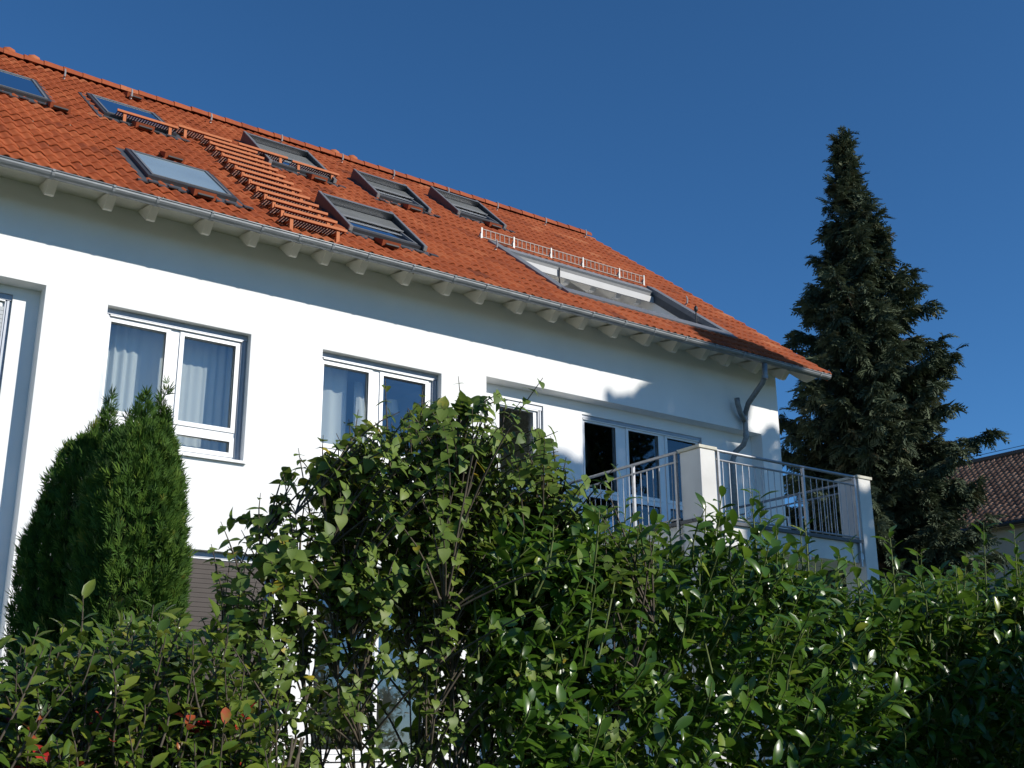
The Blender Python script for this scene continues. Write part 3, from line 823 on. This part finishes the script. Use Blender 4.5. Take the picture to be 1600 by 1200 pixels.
def bulk(name, mat, tpls, P, D, N, S, T, parent, kind='stuff'):
    X, Y, Z = frames(D, N)
    pick = rng.integers(0, len(tpls), len(P))
    vs, fs, ts, off = [], [], [], 0
    for k, (V, F) in enumerate(tpls):
        m = pick == k
        if not m.any(): continue
        w = P[m][:, None] + S[m][:, None, None] * (V[None, :, 0:1] * X[m][:, None] + V[None, :, 1:2] * Y[m][:, None] + V[None, :, 2:3] * Z[m][:, None])
        c = m.sum()
        vs.append(w.reshape(-1, 3))
        fs.append((F[None] + (np.arange(c) * len(V))[:, None, None] + off).reshape(-1, 3))
        ts.append(np.repeat(T[m], len(V))); off += c * len(V)
    v = np.concatenate(vs); f = np.concatenate(fs); t = np.concatenate(ts)
    org = (v.min(0) + v.max(0)) / 2
    me = bpy.data.meshes.new(name)
    me.vertices.add(len(v)); me.vertices.foreach_set('co', (v - org).astype(np.float32).ravel())
    me.loops.add(len(f) * 3); me.loops.foreach_set('vertex_index', f.astype(np.int32).ravel())
    me.polygons.add(len(f)); me.polygons.foreach_set('loop_start', np.arange(len(f), dtype=np.int32) * 3)
    me.polygons.foreach_set('use_smooth', np.ones(len(f), bool))
    me.update(calc_edges=True)
    a = me.attributes.new('tint', 'FLOAT', 'POINT'); a.data.foreach_set('value', t.astype(np.float32))
    me.materials.append(mat)
    o = bpy.data.objects.new(name, me); col.objects.link(o); link(o, org, parent)
    if kind: o['kind'] = kind
    return o

CAMP = np.array([0, 0, EYE])
def project(P):
    d = P - CAMP; z = d @ f_
    return d @ r2 / z * FPX + 800, 600 - d @ u2 / z * FPX, z

def leafy(name_one, name_many, mat, tpls, P, D, N, S, T, parent, most=300):
    """the leaves that show largest become parts, the rest one mass"""
    x, y, z = project(P + D * S[:, None] * .5)
    X, Y, Z = frames(D, N)
    face = np.abs((norm(P - CAMP) * Z).sum(-1))
    size = S * (FPX / z) * np.sqrt(face + .05)
    ok = (x > 5) & (x < 1595) & (y > 5) & (y < 1195)
    cell = {}
    for i in np.nonzero(ok)[0]:
        k = (int(x[i] // 16), int(y[i] // 16))
        if k not in cell or z[i] < z[cell[k]]: cell[k] = i
    front = np.array(sorted(cell.values(), key=lambda i: -size[i])[:most], int)
    rest = np.ones(len(P), bool); rest[front] = False
    o = bulk(name_many, mat, tpls, P[rest], D[rest], N[rest], S[rest], T[rest], parent)
    lib = {}
    for i in front:
        key = (int(rng.integers(0, len(tpls))), int(np.clip(T[i], 0, .999) * 9))
        if key not in lib:
            V, F = tpls[key[0]]
            me = bpy.data.meshes.new(name_one); me.from_pydata([tuple(q) for q in V], [], [tuple(int(w) for w in q) for q in F])
            me.polygons.foreach_set('use_smooth', [True] * len(F)); me.materials.append(mat)
            at = me.attributes.new('tint', 'FLOAT', 'POINT'); at.data.foreach_set('value', [(key[1] + .5) / 9] * len(V))
            lib[key] = me
        m = np.stack([X[i], Y[i], Z[i]], 1) * S[i]
        put(name_one, lib[key], P[i], parent, [tuple(q) for q in m])
    return o

def bez(a, b, c, n):
    t = np.linspace(0, 1, n)[:, None]
    return (1 - t) ** 2 * a + 2 * t * (1 - t) * b + t * t * c

def inside(poly, x, y):
    r = False; n = len(poly)
    for i in range(n):
        x0, y0 = poly[i]; x1, y1 = poly[(i + 1) % n]
        if (y0 > y) != (y1 > y) and x < (x1 - x0) * (y - y0) / (y1 - y0) + x0: r = not r
    return r

def leaves_on(path, k, spread, up, size, ph=None, start=.15, pair=False):
    """leaf positions, axes and normals along a shoot"""
    out = []
    n = len(path); ph = rng.uniform(0, 6.28) if ph is None else ph
    for i in range(k):
        t = start + (1 - start) * (i + .5) / k
        q = t * (n - 1); a = min(int(q), n - 2); fr = q - a
        p = path[a] * (1 - fr) + path[a + 1] * fr; ax = norm(path[a + 1] - path[a])
        o = norm(np.cross(ax, [0.31, .17, .9]) if abs(ax[2]) < .95 else np.cross(ax, [1., 0, 0])); w = np.cross(ax, o)
        for s in ((0, math.pi) if pair else (0,)):
            an = ph + (i * 1.57 if pair else i * 2.4) + s + rng.normal(0, .2)
            rad = o * math.cos(an) + w * math.sin(an)
            tilt = up * (.6 + .7 * t)
            d = norm(rad * spread + ax * tilt + rng.normal(0, .14, 3))
            nn = norm(ax * 1.0 - rad * .5 + np.array([0, 0, .35]) + rng.normal(0, .2, 3))
            out.append((p, d, nn, size * rng.uniform(.5, 1.22) * (1 - .35 * abs(t - .45))))
    return out

def pack(L):
    P = np.array([l[0] for l in L]); D = np.array([l[1] for l in L]); N = np.array([l[2] for l in L]); S = np.array([l[3] for l in L])
    return P, D, N, S

# ------------------------------------------------------------------ cherry laurel hedge (right of the picture)
hedge = empty('laurel_hedge', (6.5, 4.9, 0), 'glossy dark green laurel hedge running below the balcony', 'hedge')
def hedge_top(x):
    return .985 + .10 * math.sin(x * 1.7 + .4) + .07 * math.sin(x * 4.1) + .05 * math.sin(x * 8.3 + 1)
SH, stems = [], MB()
def shoot(base, tip, nleaf, size, bow=.05):
    mid = (base + tip) / 2 + rng.normal(0, bow, 3) * np.array([1, 1, .4])
    path = bez(base, mid, tip, 5)
    SH.extend(leaves_on(path, nleaf, 1.0, .75, size))
    stems.tube([tuple(q) for q in path], [.006, .0055, .005, .004, .002], 4, caps=False)
HX0, HX1 = 3.15, 12.5
for i in range(1750):                        # front face
    x = rng.uniform(HX0, HX1); z = rng.uniform(-1.35, hedge_top(x) - .02); y = 4.35 + .10 * math.sin(x * 2.3) + rng.normal(0, .10) + .12 * max(0, z)
    if math.sin(x * 5.3 + 2.1 * z) * math.sin(z * 6.7 + x * 1.9) > .45 and rng.random() < .8: continue
    b = np.array([x, y + .22, H(z - .16)])
    t = b + np.array([rng.normal(0, .12), -rng.uniform(.16, .34), rng.uniform(.14, .36)])
    shoot(b, t, int(rng.integers(6, 10)), .13)
for i in range(820):                         # top
    x = rng.uniform(HX0, HX1); y = rng.uniform(4.4, 5.7); z = hedge_top(x) - .05
    b = np.array([x, y, H(z - .28)])
    t = b + np.array([rng.normal(0, .08), rng.normal(-.05, .07), rng.uniform(.22, .48)])
    shoot(b, t, int(rng.integers(8, 13)), .13)
TALL = [(4.02, 4.55, 1.22), (4.25, 4.6, 1.12), (4.45, 4.7, 1.06), (4.65, 4.6, 1.18), (4.80, 4.6, 1.38), (4.93, 4.5, 1.36), (5.10, 4.6, 1.40), (5.24, 4.62, 1.24), (5.42, 4.55, 1.26), (5.55, 4.7, 1.24), (5.75, 4.5, 1.16),
        (6.15, 4.5, 1.26), (6.55, 4.6, 1.16), (6.75, 4.7, 1.22), (7.1, 4.6, 1.22), (7.35, 4.6, 1.45), (7.55, 4.5, 1.42), (7.75, 4.6, 1.36), (5.9, 4.7, 1.15), (4.35, 4.35, .95), (3.85, 4.4, 1.0)]
for x, y, z in TALL:
    t = np.array([x, y, H(z + .035)]); b = t + np.array([rng.normal(0, .06), rng.normal(.05, .05), -.62])
    shoot(b, t, 15, .125, .04)
P, D, N, S = pack(SH)
Q = 26000                                      # darker leaves inside
qx = rng.uniform(HX0, HX1, Q); qy = 4.5 + 1.1 * rng.random(Q) ** 1.5; qz = np.array([rng.uniform(-1.4, hedge_top(a) - .12) for a in qx])
P = np.concatenate([P, np.stack([qx, qy, qz + EYE], 1)]); D = np.concatenate([D, norm(rng.normal(0, 1, (Q, 3)) + [0, -.4, .2])]); N = np.concatenate([N, norm(rng.normal(0, .6, (Q, 3)) + [0, -.3, 1])]); S = np.concatenate([S, rng.uniform(.09, .13, Q)])
T = np.clip(rng.normal(.45, .17, len(P)), 0, .92); T[rng.random(len(P)) < .015] = .98
leafy('leaf', 'leaves', M['laurel'], TP['laurel'], P, D, N, S, T, hedge)
for k in range(60):
    x = HX0 + .2 + (HX1 - HX0 - .4) * k / 59; y = rng.uniform(4.8, 5.3)
    stems.tube([(x, y, 0), (x + rng.normal(0, .1), y + rng.normal(0, .08), .8), (x + rng.normal(0, .2), y + rng.normal(0, .15), H(.7))], [.018, .013, .006], 5)
tag(stems.build('stems', M['stem'], hedge, smooth=True), kind='stuff')

# ------------------------------------------------------------------ tall shrub with heart shaped leaves (centre)
YS = 4.95
def at_y(px, py, y):
    d = f_ + r2 * (px - 800) / FPX - u2 * (py - 600) / FPX
    return d * (y / d[1]) + CAMP
shrub = empty('heart_leaved_shrub', (3.1, YS, 0), 'tall loose shrub with matt heart shaped leaves in front of the middle windows', 'shrub')
OUT = [(342, 885), (368, 838), (436, 785), (478, 735), (530, 700), (572, 684), (606, 655), (652, 650), (690, 648), (718, 645), (752, 680), (790, 714), (845, 748), (885, 785), (905, 822), (945, 865), (930, 960), (930, 1210), (330, 1210), (330, 1000)]
OUTW = [tuple(at_y(a - 4, b - (16 if b < 1000 else 0), YS)[[0, 2]]) for a, b in OUT]
SH, stems = [], MB()
mains = []
for k in range(34):
    bx = 2.5 + 1.3 * (k + rng.random()) / 34; by = YS + rng.uniform(-.25, .25)
    ang = (bx - 3.1) * .55 + rng.normal(0, .10)
    topz = H(rng.uniform(.75, 1.75) - abs(bx - 3.15) * .9)
    tx = bx + ang * 1.3; ty = by + rng.normal(0, .18)
    while not inside(OUTW, tx, topz + .06) and topz > 1.4: topz -= .06
    topz -= .08
    path = bez(np.array([bx, by, 0]), np.array([bx + ang * .3, by, topz * .55]), np.array([tx, ty, topz]), 10)
    mains.append(path)
    r0 = rng.uniform(.006, .015)
    stems.tube([tuple(q) for q in path], [r0 * (1 - .75 * i / 9) for i in range(10)], 5)
allp = np.concatenate(mains)
twigs = 0
while twigs < 1750:
    x = rng.uniform(1.7, 4.3); z = rng.uniform(.2, H(2.0))
    zl = z - EYE
    if not inside(OUTW, x, z): continue
    dens = 1.0 if zl > .80 else (.55 if zl > .55 else (.34 if zl > .15 else .26))
    if x < 2.5: dens = min(dens + .1, .42 + .5 * max(0, x - 2.1))
    if rng.random() > dens: continue
    y = YS + rng.normal(0, .27)
    tip = np.array([x, y, z])
    c = allp[(allp[:, 2] < z - .12)]
    dist = np.linalg.norm((c - tip) * np.array([1, 1, .55]), axis=1)
    b = c[np.argmin(dist + rng.uniform(0, .30, len(dist)))]
    L = np.linalg.norm(tip - b)
    mid = (b + tip) / 2 + np.array([0, 0, .14 * L]) + rng.normal(0, .03, 3)
    path = bez(b, mid, tip, 6)
    stems.tube([tuple(q) for q in path], [.006, .0055, .005, .004, .003, .0015], 4, caps=False)
    SH.extend(leaves_on(path, int(rng.integers(3, 6)), 1.0, .15, .068 if zl > .5 else .054, start=max(.35, 1 - .30 / L), pair=True))
    twigs += 1
for px, py, dy in ((716, 588, .55), (602, 592, .6), (640, 640, .5), (790, 632, .6), (770, 660, .4), (560, 640, .4), (545, 655, .35), (466, 700, .45), (444, 745, .4), (407, 770, .4), (345, 815, .4), (330, 850, .35), (885, 730, .4), (870, 720, .3), (690, 625, .4), (840, 690, .35), (505, 680, .35), (660, 610, .4)):
    tip = at_y(px, py, YS - .05); b = tip + np.array([rng.normal(.0, .05) + (3.1 - tip[0]) * .16, .1, -dy])
    path = bez(b, (b + tip) / 2 + rng.normal(0, .03, 3), tip, 6)
    stems.tube([tuple(q) for q in path], [.006, .0055, .005, .004, .003, .0015], 4, caps=False)
    SH.extend(leaves_on(path, 6, 1.0, .2, .066, start=.2, pair=True))
P, D, N, S = pack(SH)
D = norm(D + np.array([0, 0, -.28])); N = norm(N + np.array([.1, -.35, .35]))
T = np.clip(rng.normal(.42, .17, len(P)), 0, .86); m = rng.random(len(P)); T[m < .035] = .95; T[m < .010] = 1.0
leafy('leaf', 'leaves', M['heart'], TP['heart'], P, D, N, S, T, shrub)
tag(stems.build('branches', M['greystem'], shrub, smooth=True), kind='stuff')

# ------------------------------------------------------------------ low shrub at the left, green with a few red leaves
low = empty('low_shrub', (1.5, 4.5, 0), 'low shrub of yellowish green and few red leaves in front of the thuja', 'shrub')
OUTL = [tuple(at_y(a, b, 4.5)[[0, 2]]) for a, b in [(-160, 1010), (0, 1005), (60, 990), (95, 985), (140, 990), (185, 965), (245, 945), (300, 955), (350, 975), (385, 1040), (405, 1120), (420, 1210), (450, 1330), (-160, 1330)]]
SH, stems = [], MB(); n = 0
while n < 720:
    x = rng.uniform(.3, 2.4); z = rng.uniform(.9, H(.6))
    if not inside(OUTL, x, z): continue
    y = rng.uniform(4.15, 5.0)
    tip = np.array([x, y, z]); b = tip + np.array([rng.normal(0, .08), rng.uniform(.02, .16), -rng.uniform(.2, .36)])
    path = bez(b, (b + tip) / 2 + rng.normal(0, .03, 3), tip, 5)
    stems.tube([tuple(q) for q in path], [.005, .0045, .004, .003, .002], 4, caps=False)
    SH.extend(leaves_on(path, int(rng.integers(7, 12)), 1.0, .7, .09)); n += 1
for px, py in ((130, 930), (240, 945), (100, 975), (60, 980), (205, 960), (275, 1025), (40, 1010), (160, 985), (110, 1000), (300, 1085)):
    tip = at_y(px, py, 4.5); b = tip + np.array([rng.normal(0, .03), .05, -.40])
    path = bez(b, (b + tip) / 2 + rng.normal(0, .02, 3), tip, 5)
    stems.tube([tuple(q) for q in path], [.006, .005, .004, .003, .002], 4, caps=False)
    SH.extend(leaves_on(path, 12, .9, .8, .09))
for k in range(24):
    x = rng.uniform(.6, 2.2); stems.tube([(x, 4.6, 0), (x + rng.normal(0, .1), 4.6, .8), (x + rng.normal(0, .2), 4.55, H(.05))], [.012, .009, .005], 5)
P, D, N, S = pack(SH)
N = norm(N + np.array([.25, -.55, .35]))
T = np.clip(rng.normal(.5, .2, len(P)), 0, .84); T[(rng.random(len(P)) < .035) & (P[:, 2] < 1.72)] = .99
leafy('leaf', 'leaves', M['photinia'], TP['photinia'], P, D, N, S, T, low)
tag(stems.build('stems', M['greystem'], low, smooth=True), kind='stuff')

# ------------------------------------------------------------------ thuja column at the left
thuja = empty('thuja_tree', (2.9, 9.3, 0), 'dense dark green thuja with three pointed leaders below the left window', 'tree')
COLS = [(2.83, 8.95, 2.42, .36), (2.97, 9.05, 2.50, .26), (2.79, 8.80, 2.2, .31), (2.93, 8.85, 2.0, .30), (2.66, 9.60, 2.45, .33), (2.58, 9.72, 2.05, .33), (2.84, 9.75, 2.45, .36)]
TPT = [fan_tpl(8, 1.1, .95, .045, .10, seed=k) for k in range(6)]
Pl, Dl, Nl = [], [], []
n = 0
while n < 38000:
    c = COLS[rng.integers(0, len(COLS))]
    zt = rng.uniform(-1.5, c[2]); rr = c[3] * min(1, ((c[2] - zt) / .55)) ** .42
    a = rng.uniform(0, 2 * math.pi)
    rr2 = rr * (1 + .10 * math.sin(5 * a + c[0] * 9) + .05 * math.sin(11 * a + zt * 5)) * (1 - .18 * abs(rng.normal(0, .6)))
    x, y = c[0] + rr2 * math.cos(a), c[1] + rr2 * math.sin(a)
    deep = False
    for q in COLS:
        if q is c or zt > q[2]: continue
        qr = q[3] * min(1, ((q[2] - zt) / .55)) ** .42
        if math.hypot(x - q[0], y - q[1]) < qr * .78: deep = True
    if deep and rng.random() < .93: continue
    o = np.array([math.cos(a), math.sin(a), 0])
    Pl.append((x, y, H(zt))); d = o * rng.uniform(.15, .8) + np.array([0, 0, 1.0]) + rng.normal(0, .25, 3)
    Dl.append(d); t = np.array([-o[1], o[0], 0])
    Nl.append(t * rng.choice([-1, 1]) * .8 + o * .6 + rng.normal(0, .4, 3)); n += 1
for x, y, z, k in ((2.64, 9.6, 2.66, 110), (2.77, 9.6, 2.92, 150), (2.86, 9.4, 2.72, 90), (2.80, 8.95, 2.72, 130), (2.86, 8.95, 2.80, 150), (2.93, 9.0, 2.66, 110), (3.02, 9.05, 2.80, 150), (3.06, 9.05, 2.70, 130), (3.05, 9.05, 2.93, 30), (2.70, 9.6, 2.74, 90)):
    for i in range(k):
        t = rng.random() ** .7; zz = z - .55 * t
        r = .13 * t * rng.random() ** .5; a = rng.uniform(0, 6.28)
        Pl.append((x + r * math.cos(a), y + r * math.sin(a), H(zz - .05))); Dl.append((math.cos(a) * .5, math.sin(a) * .5, 1.0)); Nl.append(rng.normal(0, 1, 3))
P, D, N = np.array(Pl), norm(np.array(Dl)), norm(np.array(Nl))
S = rng.uniform(.06, .11, len(P)); T = np.clip(rng.normal(.48, .2, len(P)), 0, .97)
bulk('crown', M['thuja'], TPT, P, D, N, S, T, thuja)
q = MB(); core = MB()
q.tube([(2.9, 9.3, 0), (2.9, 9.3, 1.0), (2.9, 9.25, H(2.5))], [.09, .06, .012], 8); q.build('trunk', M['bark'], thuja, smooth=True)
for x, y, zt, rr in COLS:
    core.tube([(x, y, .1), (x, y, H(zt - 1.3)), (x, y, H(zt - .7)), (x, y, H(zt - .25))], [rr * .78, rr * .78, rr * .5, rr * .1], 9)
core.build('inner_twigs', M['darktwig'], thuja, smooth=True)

# ------------------------------------------------------------------ spruce beyond the right end of the house
SX, SY = 21.75, 16.1
spruce = empty('spruce_tree', (SX, SY, 0), 'tall dark spruce with ragged upturned branches beyond the gable end', 'tree')
FT = [feather_tpl(15, 40 + k, .35) for k in range(5)]
HTOP = 16.25
tr = MB(); tr.tube([(SX, SY, 0), (SX, SY, 5), (SX, SY, 11), (SX, SY, HTOP - .5)], [.30, .24, .11, .015], 10); tr.build('trunk', M['bark'], spruce, smooth=True)
def crown_r(z):
    t = (HTOP - z)
    return float(np.interp(t, [0, .5, 1.4, 3.2, 4.4, 7, 10.5, 15], [.03, .12, .30, .80, 1.32, 2.02, 2.42, 2.62]))
Pl, Dl, Nl, Sl = [], [], [], []
br = MB()
z = 1.0
while z < HTOP - .25:
    R0 = crown_r(z)
    nb = 8 if R0 > 1 else 5
    a0 = rng.uniform(0, 6.28)
    for k in range(nb):
        a = a0 + 6.283 * k / nb + rng.normal(0, .25)
        L = R0 * rng.uniform(.5, 1.08) * (1.14 if rng.random() < .12 else 1)
        zz = z + rng.uniform(-.15, .15)
        o = np.array([math.cos(a), math.sin(a), 0]); t_ = np.array([-o[1], o[0], 0])
        base = np.array([SX, SY, zz]); tip = base + o * L + np.array([0, 0, rng.uniform(-.10, .42) * min(L, 1.6)])
        mid = base + o * L * .55 + np.array([0, 0, -.16 * L])
        path = bez(base, mid, tip, 7)
        if R0 > .5: br.tube([tuple(q) for q in path], [.03, .025, .02, .016, .012, .008, .004], 4, caps=False)
        m = int(L / .055) + 4
        for i in range(m):
            t = .12 + .88 * (i + rng.random()) / m
            q = t * 6; j = min(int(q), 5); p = path[j] * (1 - q + j) + path[j + 1] * (q - j); ax = norm(path[j + 1] - path[j])
            for s in (-1, 1):
                if rng.random() < .18: continue
                Pl.append(p + rng.normal(0, .03, 3)); Dl.append(ax * rng.uniform(.3, .9) + t_ * s * rng.uniform(.3, 1.0) + np.array([0, 0, -rng.uniform(.05, .85)]))
                Nl.append(np.array([0, 0, 1.]) + rng.normal(0, .5, 3)); Sl.append(rng.uniform(.26, .46) * (1.0 if R0 > .6 else .75))
        Pl.append(path[-2]); Dl.append(ax + [0, 0, .35]); Nl.append([0, 0, 1.]); Sl.append(.36)
    z += .235 if R0 > 1 else .17
for i in range(70):
    zz = HTOP - 1.1 * rng.random() ** 1.2; a = rng.uniform(0, 6.28)
    Pl.append([SX + rng.normal(0, .02), SY + rng.normal(0, .02), zz]); Dl.append([math.cos(a), math.sin(a), rng.uniform(.2, 1.1)]); Nl.append(rng.normal(0, 1, 3)); Sl.append(.12 + .16 * (HTOP - zz))
P, D, N, S = np.array(Pl), norm(np.array(Dl)), norm(np.array(Nl)), np.array(Sl)
T = np.clip(rng.normal(.5, .2, len(P)), 0, .98)
bulk('crown', M['spruce'], FT, P, D, N, S, T, spruce)
tag(br.build('branches', M['bark'], spruce), kind='stuff')

# ------------------------------------------------------------------ plant on the roof terrace: stem and leaves
q = MB(); q.tube([(13.70, y0 + .1, TF + .2), (13.71, y0 + .04, zt), (13.70, y0, zt + .45)], [.012, .01, .004], 6); q.build('stem', M['stem'], pq)
L = []
for i in range(16):
    L.append((np.array([13.70, y0 + .02, zt - .1 + .5 * i / 15]), norm(np.array([math.cos(i * 2.4), math.sin(i * 2.4), .5])), np.array([0, 0, 1.]), .075))
P, D, N, S = pack(L); bulk('leaves', M['heart'], TP['photinia'], P, D, N, S, np.full(len(P), .5), pq)

# ------------------------------------------------------------------ neighbouring house at the far right
NX, NY0, NY1, NZ = 31.0, 8.0, 27.0, 6.15
neigh = empty('neighbouring_house', (34.3, 15, 0), 'beige neighbouring house with brown pantile roof partly hidden by the spruce', 'house')
NRUN, NRISE = 5.7, 3.38
q = MB(); q.box(NX + .35, NX + 2 * NRUN - .35, NY0 + .4, NY1 - .4, 0, H(NZ + .1)); q.build('wall', M['nwall'], neigh)
NP = math.atan2(NRISE, NRUN); NCS, NSN = math.cos(NP), math.sin(NP); NL = NRUN / NCS
def NRP(y, s, h): return (NX + s * NCS - h * NSN, y, H(NZ + s * NSN + h * NCS))
q = MB()
q.hexa([NRP(NY0, 0, -.16), NRP(NY1, 0, -.16), NRP(NY1, NL, -.16), NRP(NY0, NL, -.16), NRP(NY0, 0, -.04), NRP(NY1, 0, -.04), NRP(NY1, NL, -.04), NRP(NY0, NL, -.04)])
RX = NX + NRUN; RZn = NZ + NRISE
q.hexa([(RX, NY0, H(RZn - .16)), (RX, NY1, H(RZn - .16)), (RX + NRUN, NY1, H(NZ - .16)), (RX + NRUN, NY0, H(NZ - .16)), (RX, NY0, H(RZn)), (RX, NY1, H(RZn)), (RX + NRUN, NY1, H(NZ)), (RX + NRUN, NY0, H(NZ))])
nroof = q.build('roof', M['ntile'], neigh, tint=.2)
for yy in (NY0 + .4, NY1 - .6):
    q = MB(); q.hexa([(NX + .35, yy, H(NZ + .1)), (NX + 2 * NRUN - .35, yy, H(NZ + .1)), (NX + 2 * NRUN - .35, yy + .2, H(NZ + .1)), (NX + .35, yy + .2, H(NZ + .1)), (RX - .02, yy, H(RZn - .3)), (RX + .02, yy, H(RZn - .3)), (RX + .02, yy + .2, H(RZn - .3)), (RX - .02, yy + .2, H(RZn - .3))]); q.build('gable', M['nwall'], neigh)
NTW, NTG = .21, .32
def ntile(tint):
    b = MB(); n = 8
    for s, h in ((0, .03), (NTG + .04, 0)):
        for i in range(n + 1):
            u = i / n; b.v.append((NTW * u, s, h + .065 * math.sin(math.pi * min(u / .68, 1)) - .012 * (u > .68)))
    for i in range(n + 1):
        u = i / n; b.v.append((NTW * u, .004, .03 + .065 * math.sin(math.pi * min(u / .68, 1)) - .012 * (u > .68) - .02))
    for i in range(n):
        b.f.append([i, i + 1, n + 2 + i, n + 1 + i]); b.f.append([2 * (n + 1) + i, 2 * (n + 1) + i + 1, i + 1, i])
    return b
NV = [ntile(k / 7).mesh('roof_tile', M['ntile'], origin=(0, 0, 0), tint=k / 7)[0] for k in range(8)]
for me in NV: me.polygons.foreach_set('use_smooth', [True] * len(me.polygons))
nrot = ((0, NCS, -NSN), (-1, 0, 0), (0, NSN, NCS))   # x of a tile runs towards -y
cand = []
for j in range(int(NL / NTG)):
    for i in range(int((NY1 - NY0) / NTW)):
        y = NY1 - NTW * i; s = -.06 + NTG * j
        p = np.array(NRP(y, s, 0)); xx, yy, zz_ = project(p[None])
        cand.append((not (1480 < xx[0] < 1640), np.linalg.norm(p - CAMP), y, s))
cand.sort()
for c in cand[:300]:
    put('roof_tile', NV[int(rng.integers(1, 8))], NRP(c[2], c[3], 0), nroof, nrot)
bt = MB(); tv = []
for c in cand[300:]:
    src = ntile(.5); n0 = len(bt.v); bt.v += [NRP(c[2] - v[0], c[3] + v[1], v[2]) for v in src.v]; bt.f += [[n0 + k for k in f] for f in src.f]
    tv += [rng.uniform(.1, 1)] * len(src.v)
o = bt.build('roof_tiles', M['ntile'], nroof, smooth=True, tint=.5); o.data.attributes['tint'].data.foreach_set('value', tv); o['kind'] = 'stuff'
q = MB(); q.tube([(RX, NY0, H(RZn + .02)), (RX, NY1, H(RZn + .02))], .12, 10); q.build('ridge_cap', M['ntile'], nroof, tint=.05)
q = MB(); q.tube([(RX, NY0 + .5, H(RZn + .24)), (RX, NY1 - .1, H(RZn + .24))], .010, 6)
for k in range(9):
    y = NY0 + .8 + k * 1.5; q.tube([(RX, y, H(RZn + .1)), (RX, y, H(RZn + .24))], .008, 5)
q.build('lightning_conductor', M['dark'], nroof)
q = MB(); q.box(NX + .02, NX + .35, NY0 + .2, NY1 - .2, H(NZ - .12), H(NZ - .06)); q.build('soffit', M['nwall'], neigh)
q = MB(); q.tube([(NX - .06, NY0, H(NZ - .05)), (NX - .06, NY1, H(NZ - .05))], .06, 8); q.build('gutter', M['dark'], neigh)

# ------------------------------------------------------------------ garden tree outside the frame whose crown shades the balcony end of the house
tree = empty('garden_tree', (19.8, 1.2, 0), 'broad leaved garden tree standing outside the frame on the right', 'tree')
sv = np.array(SUN); su = np.array([math.cos(R(30)), math.sin(R(30)), 0]); sw = np.cross(sv, su); sw = sw if sw[2] > 0 else -sw
SHADE = [(15.1, 1.0), (15.1, 3.0), (15.1, 4.2), (15.3, 5.0), (15.0, 5.8), (15.0, 6.4), (15.35, 6.72), (15.65, 6.85), (16.0, 6.66), (16.30, 6.5), (16.36, 7.0), (16.40, 7.38), (16.55, 7.24), (16.82, 7.28), (17.2, 7.40), (17.5, 7.88), (17.84, 8.08),
         (18.3, 7.98), (19.08, 7.88), (19.18, 7.5), (19.22, 7.0), (19.02, 6.5), (19.3, 6.34), (19.6, 6.5), (20.2, 6.2), (20.7, 5.0), (20.9, 3.0), (20.2, 1.0)]
t0 = float(np.array([13, 13.18, 4.0]) @ sv) + 15.5
def tree_pt(u, v, t): return su * u + sw * v + sv * t + np.array([0, 0, EYE])
Pl, Dl, Nl = [], [], []
while len(Pl) < 27000:
    u, v = rng.uniform(14.9, 21), rng.uniform(1.0, 8.2)
    if not inside(SHADE, u, v) or math.hypot(u - 17.2, v - 4.3) < .2: continue
    Pl.append(tree_pt(u, v, t0 + rng.normal(0, .9) * (1.2 - .05 * v))); Dl.append(rng.normal(0, 1, 3) + [0, 0, -.3]); Nl.append(sv + rng.normal(0, .6, 3))
P, D, N = np.array(Pl), norm(np.array(Dl)), norm(np.array(Nl))
bulk('crown', M['leaf'], TP['leaf'], P - D * .08, D, N, rng.uniform(.13, .2, len(P)), np.clip(rng.normal(.5, .2, len(P)), 0, 1), tree)
tb = tree_pt(17.8, 3.0, t0); q = MB()
q.tube([(tb[0], tb[1], 0), (tb[0], tb[1], 3), tuple(tree_pt(17.8, 4.2, t0)), tuple(tree_pt(17.9, 7.4, t0))], [.28, .22, .16, .03], 10)
q.build('trunk', M['bark'], tree, smooth=True)
q = MB()
for u, v in ((16.0, 6.2), (16.6, 6.9), (18.9, 7.3), (19.9, 5.9), (15.4, 5.9), (20.3, 4.2), (15.6, 3.9)):
    a = tree_pt(17.8, v - 1.6, t0); b = tree_pt(u, v, t0 + rng.normal(0, .5)); q.tube([tuple(k) for k in bez(a, (a + b) / 2 - [0, 0, .3], b, 6)], [.09, .07, .055, .04, .025, .01], 6)
q.build('limbs', M['bark'], tree, smooth=True)

# ------------------------------------------------------------------ unseen hedge added outside the frame, between the sun and the laurel: it keeps the laurel's foot in shade
edge = empty('shade_hedge', (8.2, 1.2, 0), 'unseen hedge added outside the frame to shade the foot of the laurel', 'hedge')
n = 16000
x = rng.uniform(5.0, 13.0, n); top = np.interp(x, [5.0, 6.2, 8, 10, 13], [.7, 1.4, 2.15, 2.65, 3.05]) + EYE + .16 * np.sin(x * 3.1) + .1 * np.sin(x * 7.7)
z = top * (1 - rng.random(n) ** 1.3 * .75) ; y = 1.2 + rng.normal(0, .3, n)
P = np.stack([x, y, z], 1); D = norm(rng.normal(0, 1, (n, 3))); N = norm(sv + rng.normal(0, .7, (n, 3)))
bulk('leaves', M['leaf'], TP['leaf'], P, D, N, rng.uniform(.10, .16, n), np.clip(rng.normal(.5, .2, n), 0, 1), edge)
q = MB()
for k in range(22):
    xx = 5.2 + .36 * k; q.tube([(xx, 1.2, 0), (xx + rng.normal(0, .1), 1.2, .9), (xx + rng.normal(0, .2), 1.2, float(np.interp(xx, [5, 8, 13], [2.4, 3.6, 4.2])))], [.03, .02, .008], 6)
tag(q.build('stems', M['bark'], edge, smooth=True), kind='stuff')
